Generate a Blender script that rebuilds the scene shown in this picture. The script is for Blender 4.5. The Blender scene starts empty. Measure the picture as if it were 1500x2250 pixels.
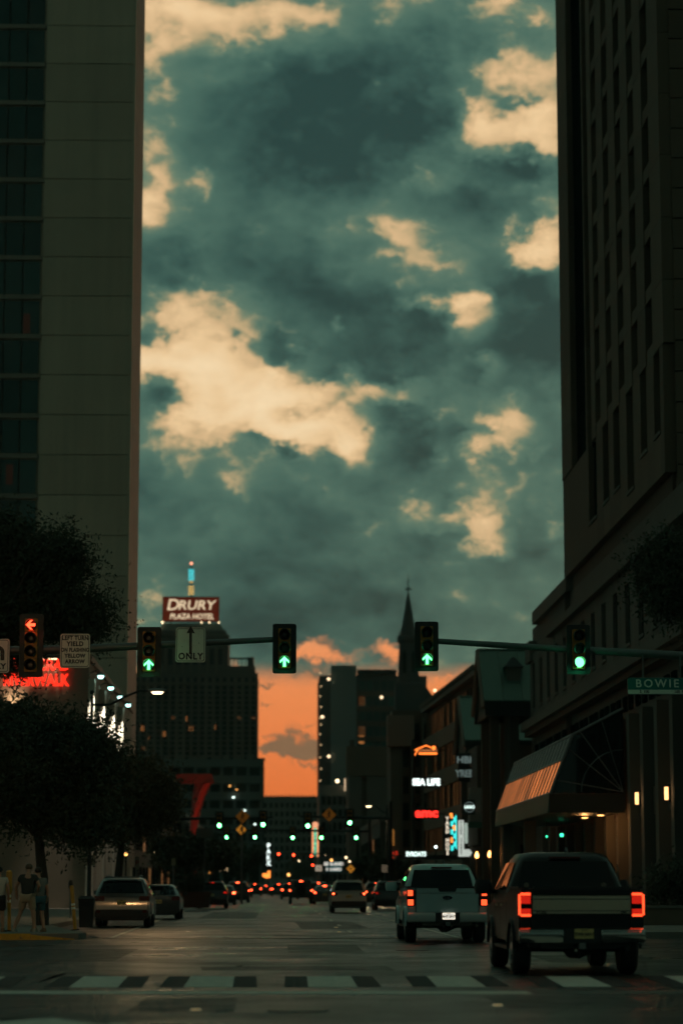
import bpy, bmesh, math, random
import numpy as np
from math import sin, cos, pi, tan, atan, radians, sqrt
from mathutils import Vector, Matrix

random.seed(7)
rng = np.random.default_rng(7)
scene = bpy.context.scene
C = scene.collection

# ------------------------------------------------------------------ camera
F = 85 / 36 * 2250                       # focal length in photo pixels
EYE = 1.4
PITCH = atan(821 / F)
YAW = atan(150 * cos(PITCH) / F)
cam_d = bpy.data.cameras.new('camera')
cam_d.lens = 85
cam_d.sensor_width = 36
cam_d.clip_start = 0.5
cam_d.clip_end = 9000
cam_d.dof.use_dof = True
cam_d.dof.focus_distance = 60
cam_d.dof.aperture_fstop = 1.0
cam_d.dof.aperture_blades = 0
cam = bpy.data.objects.new('camera', cam_d)
C.objects.link(cam)
cam.location = (0, 0, EYE)
cam.rotation_euler = (pi / 2 + PITCH, 0, -YAW)
scene.camera = cam
RM = cam.rotation_euler.to_matrix()

def ray(px, py):
    return RM @ Vector(((px - 750) / F, (1125 - py) / F, -1))

def at(px, py, Y):
    """point at street distance Y seen in direction (px, py)"""
    d = ray(px, py)
    return Vector((0, 0, EYE)) + d * (Y / d.y)

# ------------------------------------------------------------------ colour helpers
def s2l(c):
    c = c / 255
    return c / 12.92 if c <= .04045 else ((c + .055) / 1.055) ** 2.4

def lin(r, g, b):
    return (s2l(r), s2l(g), s2l(b))

# ------------------------------------------------------------------ world: dusk sky, broken cloud
world = bpy.data.worlds.new('World')
scene.world = world
world.use_nodes = True
world.cycles.sampling_method = 'MANUAL'
world.cycles.sample_map_resolution = 256
NT = world.node_tree
NT.nodes.clear()

SUN_AZ = radians(16)       # to the right of the street direction
SUN_EL = radians(3.0)

def wn(t, **kw):
    n = NT.nodes.new(t)
    for k, v in kw.items():
        setattr(n, k, v)
    return n

def wl(a, b):
    NT.links.new(a, b)

def wmath(op, a, b=None, c=None, clamp=False):
    n = wn('ShaderNodeMath', operation=op, use_clamp=clamp)
    for i, v in enumerate((a, b, c)):
        if v is None:
            continue
        if isinstance(v, (int, float)):
            n.inputs[i].default_value = v
        else:
            wl(v, n.inputs[i])
    return n.outputs[0]

tc = wn('ShaderNodeTexCoord')
DIR = tc.outputs['Generated']
sep = wn('ShaderNodeSeparateXYZ')
wl(DIR, sep.inputs[0])
AZ = wmath('ARCTAN2', sep.outputs[0], sep.outputs[1])
EL = wmath('ARCSINE', sep.outputs[2])

def azel(px, py):
    d = ray(px, py).normalized()
    return math.atan2(d.x, d.y), math.asin(d.z)

def wnoise(scale, detail, rough, vec=None, dist=0.0, lac=2.0):
    n = wn('ShaderNodeTexNoise')
    n.noise_dimensions = '3D'
    n.inputs['Scale'].default_value = scale
    n.inputs['Detail'].default_value = detail
    n.inputs['Roughness'].default_value = rough
    n.inputs['Distortion'].default_value = dist
    n.inputs['Lacunarity'].default_value = lac
    wl(vec if vec is not None else DIR, n.inputs['Vector'])
    return n

flat = wn('ShaderNodeVectorMath', operation='MULTIPLY')     # clouds lie wider than tall
wl(DIR, flat.inputs[0])
flat.inputs[1].default_value = (1, 1, 1.45)
comb = wn('ShaderNodeCombineXYZ')
wl(AZ, comb.inputs[0])
wl(EL, comb.inputs[1])

def warp(vec, scale, detail, rough, amount):
    n = wnoise(scale, detail, rough, flat.outputs[0])
    sb = wn('ShaderNodeVectorMath', operation='SUBTRACT')
    wl(n.outputs['Color'], sb.inputs[0])
    sb.inputs[1].default_value = (.5, .5, .5)
    ma = wn('ShaderNodeVectorMath', operation='MULTIPLY_ADD')
    wl(sb.outputs[0], ma.inputs[0])
    ma.inputs[1].default_value = (amount, amount, 0)
    wl(vec, ma.inputs[2])
    return ma.outputs[0]

PXR = 1 / F
P2 = warp(comb.outputs[0], 30, 6, .70, 165 * PXR)

def chain_start(field):
    """pack (azimuth, elevation, field) into one vector; the blobs below add to its z one after the other"""
    m = wn('ShaderNodeVectorMath', operation='MULTIPLY_ADD')
    wl(field, m.inputs[0])
    m.inputs[1].default_value = (0, 0, 1)
    wl(P2, m.inputs[2])
    return m.outputs[0]

def chain_end(vec):
    s = wn('ShaderNodeSeparateXYZ')
    wl(vec, s.inputs[0])
    return s.outputs[2]

def blob(vec, px, py, rx, ry, amp, rot=0):
    a, e = azel(px, py)
    m = wn('ShaderNodeVectorMath', operation='MULTIPLY_ADD')
    wl(vec, m.inputs[0])
    m.inputs[1].default_value = (F / rx, F / ry, 0)
    m.inputs[2].default_value = (-a * F / rx, -e * F / ry, 0)
    ln = wn('ShaderNodeVectorMath', operation='LENGTH')
    wl(m.outputs[0], ln.inputs[0])
    t = wmath('MULTIPLY_ADD', ln.outputs['Value'], -.74, 1.18, clamp=True)
    ma = wn('ShaderNodeVectorMath', operation='MULTIPLY_ADD')
    wl(t, ma.inputs[0])
    ma.inputs[1].default_value = (0, 0, amp)
    wl(vec, ma.inputs[2])
    return ma.outputs[0]

# base field: layered noise, the same all round the sky
n1 = wnoise(11, 4, .56, flat.outputs[0])
n2 = wnoise(30, 8, .66, flat.outputs[0])
FLD = wmath('MULTIPLY_ADD', n1.outputs['Fac'], .64, -.28)
BASE = wmath('MULTIPLY_ADD', n2.outputs['Fac'], .40, FLD)
# (px, py, rx, ry, amount, rotation) of the gaps and the thick banks in view
GAPS = [
    (350, 190, 80, 190, .10, 0), (900, 930, 190, 60, .10, 0), (1000, 330, 120, 80, .07, 0), (520, 1010, 240, 60, .07, 0),
    (450, 50, 230, 90, .15, 0), (1140, 250, 150, 130, .14, 0), (430, 800, 260, 180, .13, 0), (1050, 1050, 150, 180, .05, 0), (370, 400, 110, 110, .08, 0), (860, 520, 170, 90, .05, 0), (1010, 640, 130, 70, .07, 0),
    (450, 720, 95, 62, .50, 20), (420, 800, 115, 48, .60, -5), (560, 830, 130, 46, .55, -18), (500, 900, 130, 48, .62, -15),
    (665, 870, 105, 42, .55, -12), (640, 935, 110, 40, .55, -6), (745, 955, 75, 46, .55, -30), (775, 985, 38, 36, .42, 0), (840, 855, 75, 20, .45, -8),
    (770, 825, 30, 24, .4, 0), (395, 930, 55, 22, .35, -20), (330, 800, 30, 30, .45, 0),
    (340, 400, 44, 74, .42, 0), (440, 402, 30, 28, .33, 0), (330, 452, 30, 22, .3, 0),
    (400, 70, 110, 42, .36, -15), (590, 70, 130, 38, .30, 10), (350, 20, 90, 26, .3, 0), (680, 40, 70, 22, .26, 20), (1150, 15, 90, 22, .34, 0), (480, 20, 120, 24, .25, 0),
    (1120, 300, 95, 42, .56, 12), (1195, 250, 45, 62, .58, 0), (1060, 260, 46, 34, .38, 0), (1200, 345, 30, 22, .4, 0), (1180, 545, 42, 42, .6, 25), (1212, 480, 32, 70, .6, 0),
    (1130, 150, 40, 26, .28, 0), (1200, 130, 40, 50, .33, 0), (1060, 325, 50, 35, .34, 0),
    (1030, 680, 42, 48, .58, -25), (945, 672, 50, 16, .45, 15), (1000, 655, 60, 18, .42, -5), (1050, 640, 24, 18, .36, 0), (865, 485, 40, 28, .13, 0), (740, 512, 40, 18, .10, 10), (985, 565, 42, 22, .15, 20), (945, 395, 42, 18, .2, 30),
    (1095, 960, 54, 32, .40, 15), (1120, 920, 32, 40, .40, 0), (1050, 985, 40, 20, .36, 0), (1030, 1010, 30, 16, .32, 0), (1065, 815, 24, 26, .32, 0), (1070, 1085, 52, 38, .46, -10), (1000, 1135, 70, 20, .46, -5), (1085, 1165, 32, 36, .46, 20),
    (925, 1105, 26, 18, .34, 0), (953, 1020, 14, 16, .28, 0), (1212, 1165, 20, 12, .30, 20), (1175, 992, 12, 10, .24, 0), (745, 710, 11, 9, .32, 0),
    (1100, 1205, 16, 14, .30, 0), (620, 950, 24, 16, .2, 0),
]
BANKS = [
    (570, 772, 64, 30, -.18, 0), (520, 735, 24, 16, -.3, 0), (640, 905, 40, 11, -.4, 0), (700, 895, 34, 12, -.35, 0), (690, 830, 60, 22, -.3, 0), (610, 800, 34, 20, -.3, 0), (470, 745, 22, 9, -.25, 0), (560, 968, 30, 14, -.35, 0), (640, 972, 26, 14, -.4, 0), (720, 1010, 60, 22, -.35, 0), (440, 930, 30, 12, -.3, 0), (1100, 255, 30, 14, -.25, 0), (1150, 225, 34, 12, -.25, 0), (1060, 1110, 30, 10, -.25, 0), (1015, 960, 40, 24, -.2, 0),
    (640, 200, 250, 130, -.28, 8), (700, 350, 260, 130, -.24, -10), (900, 180, 170, 90, -.20, 0), (620, 600, 220, 90, -.22, -20), (860, 740, 190, 110, -.28, 0), (1000, 60, 130, 60, -.14, 0),
    (450, 1080, 280, 110, -.22, 0), (700, 1180, 300, 140, -.22, 0), (1160, 740, 110, 110, -.22, 0), (340, 745, 34, 38, -.55, 0), (350, 880, 52, 44, -.58, 0), (350, 600, 80, 90, -.22, 0),
    (600, 965, 60, 22, -.34, 0), (690, 985, 70, 24, -.34, -15), (480, 938, 50, 18, -.30, 0), (885, 965, 95, 60, -.30, 0), (860, 910, 60, 26, -.22, 0), (1050, 460, 120, 60, -.20, 0), (1150, 375, 90, 30, -.25, 15), (1110, 620, 80, 50, -.18, 0),
    (720, 820, 60, 30, -.20, 0), (600, 760, 70, 50, -.2, 0), (900, 1280, 420, 120, -.24, 0), (500, 1300, 320, 120, -.22, 0), (655, 895, 36, 14, -.22, -25), (640, 1370, 420, 42, -.25, 0), (1170, 1080, 70, 110, -.18, 0), (330, 1020, 120, 60, -.2, 0),
]
vor = wn('ShaderNodeTexVoronoi', feature='F1')      # rounded cauliflower heads along the cloud edges
vor.inputs['Scale'].default_value = 62
vor.inputs['Detail'].default_value = 1
vor.inputs['Roughness'].default_value = .6
va = wn('ShaderNodeVectorMath', operation='MULTIPLY_ADD')
wl(n2.outputs['Color'], va.inputs[0])
va.inputs[1].default_value = (.03, .03, .03)
wl(flat.outputs[0], va.inputs[2])
wl(va.outputs[0], vor.inputs['Vector'])
DET = wmath('MULTIPLY_ADD', vor.outputs['Distance'], .34, -.50)
DET = wmath('MULTIPLY_ADD', n2.outputs['Fac'], .60, DET)

shade_stops = [(0.0, (38, 67, 64)), (.11, (55, 88, 81)), (.24, (74, 108, 96)), (.40, (93, 122, 105)), (.56, (122, 138, 112))]
gap_stops = [(.27, (104, 127, 105)), (.335, (138, 141, 112)), (.385, (184, 163, 123)), (.46, (218, 184, 138)), (.62, (240, 205, 156)), (.95, (252, 224, 180))]
def ramp(field, stops):
    r = wn('ShaderNodeValToRGB')
    wl(field, r.inputs[0])
    cr = r.color_ramp
    while len(cr.elements) < len(stops):
        cr.elements.new(.5)
    for e, (p, c) in zip(cr.elements, stops):
        e.position = p
        e.color = (*lin(*c), 1)
    return r.outputs[0]

def cloud_colour(field):
    f = wmath('ADD', field, DET)
    m = wn('ShaderNodeMapRange', interpolation_type='SMOOTHSTEP')
    wl(f, m.inputs['Value'])
    m.inputs['From Min'].default_value = .36
    m.inputs['From Max'].default_value = .54
    mx = wn('ShaderNodeMix', data_type='RGBA')
    wl(m.outputs[0], mx.inputs['Factor'])
    wl(ramp(wmath('MULTIPLY_ADD', DET, .22, field), shade_stops), mx.inputs['A'])
    wl(ramp(wmath('MULTIPLY', f, .667), gap_stops), mx.inputs['B'])
    return mx.outputs[2]

# the dusk sky grows dimmer away from the sunset
sunv = Vector((sin(SUN_AZ), cos(SUN_AZ), 0))
dt = wn('ShaderNodeVectorMath', operation='DOT_PRODUCT')
wl(DIR, dt.inputs[0])
dt.inputs[1].default_value = sunv
dusk = wn('ShaderNodeMapRange', interpolation_type='SMOOTHSTEP')
wl(dt.outputs['Value'], dusk.inputs['Value'])
dusk.inputs['From Min'].default_value = -.7
dusk.inputs['From Max'].default_value = .9
dusk.inputs['To Min'].default_value = .38
dusk.inputs['To Max'].default_value = .97

def backdrop(col):
    bg = wn('ShaderNodeBackground')
    wl(col, bg.inputs['Color'])
    wl(dusk.outputs[0], bg.inputs['Strength'])
    return bg.outputs[0]

# low in the west the gap under the cloud deck glows orange
glow = wn('ShaderNodeValToRGB')
elo = wmath('DIVIDE', EL, radians(7))
wl(elo, glow.inputs[0])
gr = glow.color_ramp
gst = [(0.0, (226, 106, 52)), (.32, (238, 122, 62)), (.62, (246, 142, 82)), (.78, (246, 152, 96)), (1.0, (238, 178, 128))]
while len(gr.elements) < len(gst):
    gr.elements.new(.5)
for e, (p, c) in zip(gr.elements, gst):
    e.position = p
    e.color = (*lin(*c), 1)
# cloud scraps inside the orange band
LOW = wmath('MULTIPLY_ADD', n2.outputs['Fac'], .30, -.15)
LOW = chain_start(LOW)
for g in [(630, 1628, 40, 20, .62, 0), (640, 1645, 84, 13, .55, 0), (600, 1652, 46, 9, .4, 0), (690, 1632, 20, 16, .45, 0), (665, 1668, 52, 5, .38, 4), (578, 1492, 34, 5, .45, 0), (585, 1533, 22, 5, .4, 0),
          (720, 1472, 90, 11, .5, 5), (690, 1602, 34, 4, .32, 8)]:
    LOW = blob(LOW, *g)
LOW = chain_end(LOW)
lowm = wn('ShaderNodeMapRange', interpolation_type='SMOOTHSTEP')
wl(LOW, lowm.inputs['Value'])
lowm.inputs['From Min'].default_value = .14
lowm.inputs['From Max'].default_value = .46
mixlow = wn('ShaderNodeMix', data_type='RGBA')
wl(lowm.outputs[0], mixlow.inputs['Factor'])
wl(glow.outputs[0], mixlow.inputs['A'])
mixlow.inputs['B'].default_value = (*lin(137, 105, 78), 1)

# how far the orange band reaches up, and round the horizon
edge = wmath('MULTIPLY_ADD', n2.outputs['Fac'], 60 * PXR, EL)
UP = wn('ShaderNodeMapRange', interpolation_type='SMOOTHSTEP')
wl(edge, UP.inputs['Value'])
e0 = azel(640, 1512)[1] + 30 * PXR
e1 = azel(640, 1452)[1] + 30 * PXR
UP.inputs['From Min'].default_value = e0
UP.inputs['From Max'].default_value = e1
UP.inputs['To Min'].default_value = 1
UP.inputs['To Max'].default_value = 0
PUFF = wmath('MULTIPLY', n2.outputs['Fac'], .0)
PUFF = chain_start(PUFF)
for g in [(690, 1434, 46, 20, .85, -8), (665, 1440, 24, 20, .5, 0), (845, 1439, 26, 22, .8, 0), (760, 1446, 50, 11, .5, 0), (860, 1427, 20, 13, .4, 0), (528, 1445, 14, 12, .55, 0), (965, 1495, 26, 22, .8, 0), (985, 1520, 34, 24, .8, 0), (1005, 1480, 26, 12, .4, 0)]:
    PUFF = blob(PUFF, *g)
PUFF = chain_end(PUFF)
pufm = wn('ShaderNodeMapRange', interpolation_type='SMOOTHSTEP')
wl(PUFF, pufm.inputs['Value'])
pufm.inputs['From Min'].default_value = .12
pufm.inputs['From Max'].default_value = .85
UPF = wmath('MAXIMUM', UP.outputs[0], pufm.outputs[0])
west = wn('ShaderNodeMapRange', interpolation_type='SMOOTHSTEP')
wl(dt.outputs['Value'], west.inputs['Value'])
west.inputs['From Min'].default_value = .45
west.inputs['From Max'].default_value = .93
ORG = wmath('MULTIPLY', UPF, west.outputs[0], clamp=True)
def overlay(col):
    sm = wn('ShaderNodeMix', data_type='RGBA')
    wl(ORG, sm.inputs['Factor'])
    wl(col, sm.inputs['A'])
    wl(mixlow.outputs[2], sm.inputs['B'])
    return sm.outputs[2]

def below(py):
    """1 where the direction lies lower than photo row py"""
    return wmath('LESS_THAN', EL, azel(700, py)[1])

def mixsh(fac, a, b):
    m = wn('ShaderNodeMixShader')
    wl(fac, m.inputs[0])
    wl(a, m.inputs[1])
    wl(b, m.inputs[2])
    return m.outputs[0]

# the cloud map is worked out in storeys so that each direction only runs the banks near it
shade = backdrop(cloud_colour(BASE))
rows_ = [-400, 330, 640, 900, 1160, 1480]
lay = []
for r0, r1 in zip(rows_[:-1], rows_[1:]):
    vec = chain_start(BASE)
    for g in GAPS + BANKS:
        reach = 1.6 * g[3] + 60
        if g[1] + reach > r0 and g[1] - reach < r1:
            px_, py_, rx_, ry_, am_ = g[:5]
            if am_ > 0:
                vec = blob(vec, px_, py_, rx_ * 1.12, ry_ * 1.12, am_ * .74)
            else:
                vec = blob(vec, px_, py_, rx_, ry_, am_ * (.92 if py_ < 820 else .8 if py_ < 1000 else .30))
    col = cloud_colour(chain_end(vec))
    lay.append(backdrop(overlay(col) if r1 > 1300 else col))
low = backdrop(overlay(cloud_colour(BASE)))
cur = lay[0]
for r, l in zip(rows_[1:-1], lay[1:]):
    cur = mixsh(below(r), cur, l)
cur = mixsh(below(1480), cur, low)
# outside the stretch of sky above the street only the plain cloud field is needed
azc = azel(770, 1000)[0]
near = wmath('LESS_THAN', wmath('ABSOLUTE', wmath('SUBTRACT', AZ, azc)), .19)
hi = wmath('LESS_THAN', EL, azel(700, -380)[1])
cur = mixsh(wmath('MULTIPLY', near, hi), mixsh(below(1300), shade, low), cur)
nish = wn('ShaderNodeTexSky', sky_type='NISHITA')
nish.sun_disc = False
nish.sun_elevation = SUN_EL
nish.sun_rotation = SUN_AZ
nish.dust_density = 3
bg1 = wn('ShaderNodeBackground')
wl(nish.outputs[0], bg1.inputs['Color'])
bg1.inputs['Strength'].default_value = .0012
addw = wn('ShaderNodeAddShader')
wl(bg1.outputs[0], addw.inputs[0])
wl(cur, addw.inputs[1])
wo = wn('ShaderNodeOutputWorld')
wl(addw.outputs[0], wo.inputs['Surface'])

# the last of the sun behind cloud
sun_d = bpy.data.lights.new('sun', 'SUN')
sun_d.energy = .2
sun_d.color = (1, .52, .28)
sun_d.angle = radians(12)
sun = bpy.data.objects.new('sun', sun_d)
C.objects.link(sun)
sun.rotation_euler = Vector((-sin(SUN_AZ) * cos(SUN_EL), -cos(SUN_AZ) * cos(SUN_EL), -sin(SUN_EL))).to_track_quat('-Z', 'Y').to_euler()

scene.view_settings.view_transform = 'Standard'
scene.view_settings.look = 'None'
scene.view_settings.exposure = 0
scene.view_settings.gamma = 1
scene.render.engine = 'CYCLES'
scene.cycles.use_denoising = True
scene.cycles.use_adaptive_sampling = True
scene.cycles.adaptive_threshold = .03
scene.cycles.adaptive_min_samples = 12
scene.cycles.max_bounces = 4
scene.cycles.diffuse_bounces = 2
scene.cycles.glossy_bounces = 2
scene.cycles.transmission_bounces = 0
scene.cycles.volume_bounces = 0
scene.cycles.sample_clamp_indirect = 4

# ------------------------------------------------------------------ materials
MATS = {}
def mat(name, col=(.5, .5, .5), rough=.6, metal=0.0, emit=None, es=0.0, var=0.0, vscale=1.0, bump=0.0, bscale=8.0, coat=0.0, spec=.5, streak=0.0, rvar=0.0):
    if name in MATS:
        return MATS[name]
    m = bpy.data.materials.new(name)
    m.use_nodes = True
    nt = m.node_tree
    b = nt.nodes['Principled BSDF']
    b.inputs['Base Color'].default_value = (*col, 1)
    b.inputs['Roughness'].default_value = rough
    b.inputs['Metallic'].default_value = metal
    b.inputs['Specular IOR Level'].default_value = spec
    b.inputs['Coat Weight'].default_value = coat
    b.inputs['Coat Roughness'].default_value = .08
    if emit is not None:
        b.inputs['Emission Color'].default_value = (*emit, 1)
        b.inputs['Emission Strength'].default_value = es
    if var or bump or streak or rvar:
        g = nt.nodes.new('ShaderNodeNewGeometry')
        n = nt.nodes.new('ShaderNodeTexNoise')
        n.inputs['Scale'].default_value = vscale
        n.inputs['Detail'].default_value = 6
        n.inputs['Roughness'].default_value = .65
        nt.links.new(g.outputs['Position'], n.inputs['Vector'])
        fac = n.outputs['Fac']
        if streak:                                   # rain streaks and grime running down a wall
            mp = nt.nodes.new('ShaderNodeMapping')
            mp.inputs['Scale'].default_value = (1.6, 1.6, .06)
            nt.links.new(g.outputs['Position'], mp.inputs['Vector'])
            n2_ = nt.nodes.new('ShaderNodeTexNoise')
            n2_.inputs['Scale'].default_value = 1.0
            n2_.inputs['Detail'].default_value = 5
            nt.links.new(mp.outputs[0], n2_.inputs['Vector'])
            mm = nt.nodes.new('ShaderNodeMix')
            mm.inputs['Factor'].default_value = streak
            nt.links.new(fac, mm.inputs['A'])
            nt.links.new(n2_.outputs['Fac'], mm.inputs['B'])
            fac = mm.outputs[0]
        if var or streak:
            mr = nt.nodes.new('ShaderNodeMapRange')
            mr.inputs['From Min'].default_value = .25
            mr.inputs['From Max'].default_value = .75
            mr.inputs['To Min'].default_value = 1 - max(var, .001)
            mr.inputs['To Max'].default_value = 1 + max(var, .001)
            nt.links.new(fac, mr.inputs['Value'])
            mu = nt.nodes.new('ShaderNodeVectorMath')
            mu.operation = 'SCALE'
            mu.inputs[0].default_value = col
            nt.links.new(mr.outputs[0], mu.inputs['Scale'])
            nt.links.new(mu.outputs[0], b.inputs['Base Color'])
        if rvar:
            mr2 = nt.nodes.new('ShaderNodeMapRange')
            mr2.inputs['From Min'].default_value = .3
            mr2.inputs['From Max'].default_value = .7
            mr2.inputs['To Min'].default_value = max(0, rough - rvar)
            mr2.inputs['To Max'].default_value = min(1, rough + rvar)
            nt.links.new(n.outputs['Fac'], mr2.inputs['Value'])
            nt.links.new(mr2.outputs[0], b.inputs['Roughness'])
        if bump:
            nb = nt.nodes.new('ShaderNodeTexNoise')
            nb.inputs['Scale'].default_value = bscale
            nb.inputs['Detail'].default_value = 4
            nt.links.new(g.outputs['Position'], nb.inputs['Vector'])
            bm_ = nt.nodes.new('ShaderNodeBump')
            bm_.inputs['Strength'].default_value = bump
            bm_.inputs['Distance'].default_value = .05
            nt.links.new(nb.outputs['Fac'], bm_.inputs['Height'])
            nt.links.new(bm_.outputs[0], b.inputs['Normal'])
    MATS[name] = m
    return m

def piecewise(m, amount):
    """every block or panel a slightly different tone"""
    nt = m.node_tree
    b = nt.nodes['Principled BSDF']
    src = b.inputs['Base Color'].links[0].from_socket
    oi = nt.nodes.new('ShaderNodeObjectInfo')
    r = nt.nodes.new('ShaderNodeMapRange')
    r.inputs['To Min'].default_value = 1 - amount
    r.inputs['To Max'].default_value = 1 + amount
    nt.links.new(oi.outputs['Random'], r.inputs['Value'])
    v = nt.nodes.new('ShaderNodeVectorMath')
    v.operation = 'SCALE'
    nt.links.new(src, v.inputs[0])
    nt.links.new(r.outputs[0], v.inputs['Scale'])
    nt.links.new(v.outputs[0], b.inputs['Base Color'])

def emat(name, col, strength):
    return mat(name, (.02, .02, .02), .4, emit=col, es=strength)

M = dict(
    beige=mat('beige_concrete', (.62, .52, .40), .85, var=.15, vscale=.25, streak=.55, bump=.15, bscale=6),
    beige2=mat('sunset_pink_stone', (.27, .19, .15), .8, var=.10, vscale=.3, streak=.4),
    sill=mat('sill_metal', (.30, .26, .21), .6),
    glass=mat('tinted_glass', (.03, .085, .08), .08, spec=.5, var=.2, vscale=.4),
    glass2=mat('dark_glass', (.008, .014, .016), .05, spec=.6),
    stone=mat('brown_stone', (.14, .10, .07), .85, var=.12, vscale=.4, streak=.4, bump=.2, bscale=3),
    stone2=mat('grey_stone', (.135, .125, .105), .85, var=.12, vscale=.5, streak=.3, bump=.2, bscale=3),
    stone3=mat('dark_stone', (.09, .068, .05), .85, var=.12, vscale=.5),
    recess=mat('shaded_glass', (.007, .011, .011), .6, spec=0.0),
    greenroof=mat('green_metal_roof', (.085, .16, .125), .45, metal=.25, var=.1, vscale=.6),
    tealmetal=mat('teal_metal', (.06, .16, .13), .5, spec=.12, metal=.0, var=.1, vscale=1),
    greymetal=mat('grey_metal', (.22, .23, .23), .42, metal=.7, var=.1, vscale=2),
    darkmetal=mat('dark_metal', (.025, .03, .03), .45, metal=.5),
    pole=mat('galvanised_pole', (.14, .15, .15), .5, metal=.6, var=.12, vscale=3),
    asphalt=mat('asphalt', (.024, .0225, .020), .37, spec=.4, var=.38, vscale=.35, bump=.35, bscale=30, rvar=.16),
    concrete=mat('pavement_concrete', (.20, .18, .155), .9, var=.15, vscale=.7, bump=.2, bscale=18),
    yellow=mat('yellow_kerb_paint', (.62, .33, .03), .7, var=.3, vscale=4),
    white=mat('worn_white_paint', (.60, .57, .49), .75, var=.35, vscale=6, bump=.2, bscale=40),
    blackp=mat('black_marking_paint', (.012, .013, .014), .8, var=.2, vscale=6),
    signwhite=mat('sign_white', (.80, .76, .66), .5, var=.06, vscale=3),
    signblack=mat('sign_black', (.015, .015, .015), .5),
    signgreen=mat('sign_green', (.0, .15, .13), .5),
    signedge=mat('sign_back', (.25, .25, .24), .5, metal=.6),
    sigyellow=mat('signal_yellow', (.55, .22, .02), .5, var=.2, vscale=6),
    sigblack=mat('signal_black', (.02, .022, .022), .55),
    lensoff=mat('dark_lens', (.008, .008, .008), .35),
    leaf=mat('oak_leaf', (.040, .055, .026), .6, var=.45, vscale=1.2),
    leaf2=mat('oak_leaf_lamp_tint', (.075, .065, .026), .6, var=.45, vscale=1.2),  # browner leaf copy, street lamp light put into its colour
    bark=mat('bark', (.055, .045, .035), .9, var=.3, vscale=5, bump=.6, bscale=20),
    tyre=mat('tyre_rubber', (.012, .012, .012), .8, bump=.2, bscale=40),
    rim=mat('alloy_rim', (.45, .46, .46), .3, metal=.9),
    carglass=mat('car_glass', (.004, .006, .007), .04, spec=.35),
    chrome=mat('chrome', (.42, .41, .39), .10, metal=1),
    satin=mat('satin_chrome', (.62, .50, .38), .34, metal=.85, var=.05, vscale=8),
    plastic=mat('black_plastic', (.018, .019, .02), .5),
    blackpaint=mat('black_paint', (.003, .0035, .004), .3, coat=.25, spec=.3, var=.1, vscale=3),
    silverpaint=mat('silver_paint', (.43, .56, .56), .28, metal=.1, coat=.8, var=.04, vscale=3),
    whitepaint=mat('white_paint', (.50, .52, .50), .3, coat=.7, var=.04, vscale=3),
    under=mat('dusty_underbody', (.20, .18, .15), .7, metal=.3, var=.4, vscale=6),
    redlens=mat('red_lens', (.10, .004, .004), .2),
    plate=mat('number_plate', (.70, .52, .20), .5),
)
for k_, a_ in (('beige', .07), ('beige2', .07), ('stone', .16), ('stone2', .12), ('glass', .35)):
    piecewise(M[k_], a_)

def worn(m, under, scale, amount):
    """paint worn through to what lies below, in patches and grit"""
    nt = m.node_tree
    b = nt.nodes['Principled BSDF']
    src = b.inputs['Base Color'].links[0].from_socket
    g = nt.nodes.new('ShaderNodeNewGeometry')
    n = nt.nodes.new('ShaderNodeTexNoise')
    n.inputs['Scale'].default_value = scale
    n.inputs['Detail'].default_value = 9
    n.inputs['Roughness'].default_value = .75
    nt.links.new(g.outputs['Position'], n.inputs['Vector'])
    r = nt.nodes.new('ShaderNodeMapRange')
    r.inputs['From Min'].default_value = amount
    r.inputs['From Max'].default_value = amount + .10
    r.inputs['To Max'].default_value = .9
    nt.links.new(n.outputs['Fac'], r.inputs['Value'])
    mx = nt.nodes.new('ShaderNodeMix')
    mx.data_type = 'RGBA'
    nt.links.new(r.outputs[0], mx.inputs['Factor'])
    nt.links.new(src, mx.inputs['A'])
    mx.inputs['B'].default_value = (*under, 1)
    nt.links.new(mx.outputs[2], b.inputs['Base Color'])
worn(M['white'], (.06, .056, .05), 2.2, .60)
worn(M['blackp'], (.03, .028, .024), 1.6, .58)
worn(M['yellow'], (.12, .10, .07), 2.5, .55)
E = dict(
    green=emat('green_lamp', (.12, 1, .26), 4.0),
    greenfar=emat('green_lamp_far', (.10, 1, .24), 26.0),
    red=emat('red_lamp', (1, .06, .02), 4.5),
    redfar=emat('red_lamp_far', (1, .04, .012), 22),
    tail=emat('tail_lamp', (1, .075, .02), 2.4),
    taildim=emat('tail_lamp_glow', (1, .02, .008), .55),
    tailfar=emat('tail_lamp_far', (1, .07, .02), 18.0),
    warm=emat('warm_lamp', (1, .72, .40), 5),
    sodium=emat('sodium_lamp', (1, .46, .12), 4),
    white=emat('white_lamp', (.80, 1, .90), 5),
    cyanlamp=emat('cyan_lamp', (.50, 1, .90), 5),
    neonred=emat('neon_red', (1, .022, .008), 2.0),
    letterwhite=emat('lit_letter', (.78, 1, .92), 1.6),
    letterdim=emat('dim_letter', (.55, .75, .70), .2),
    orange=emat('lit_orange', (1, .26, .04), 2.0),
    cyan=emat('lit_cyan', (.05, .85, .80), 1.2),
    amberwin=emat('amber_window', (1, .42, .12), .09),
    dimwin=emat('dim_window', (1, .36, .10), .045),
    cream=emat('sign_letter_cream', (1, .78, .50), .85),
)

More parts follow.
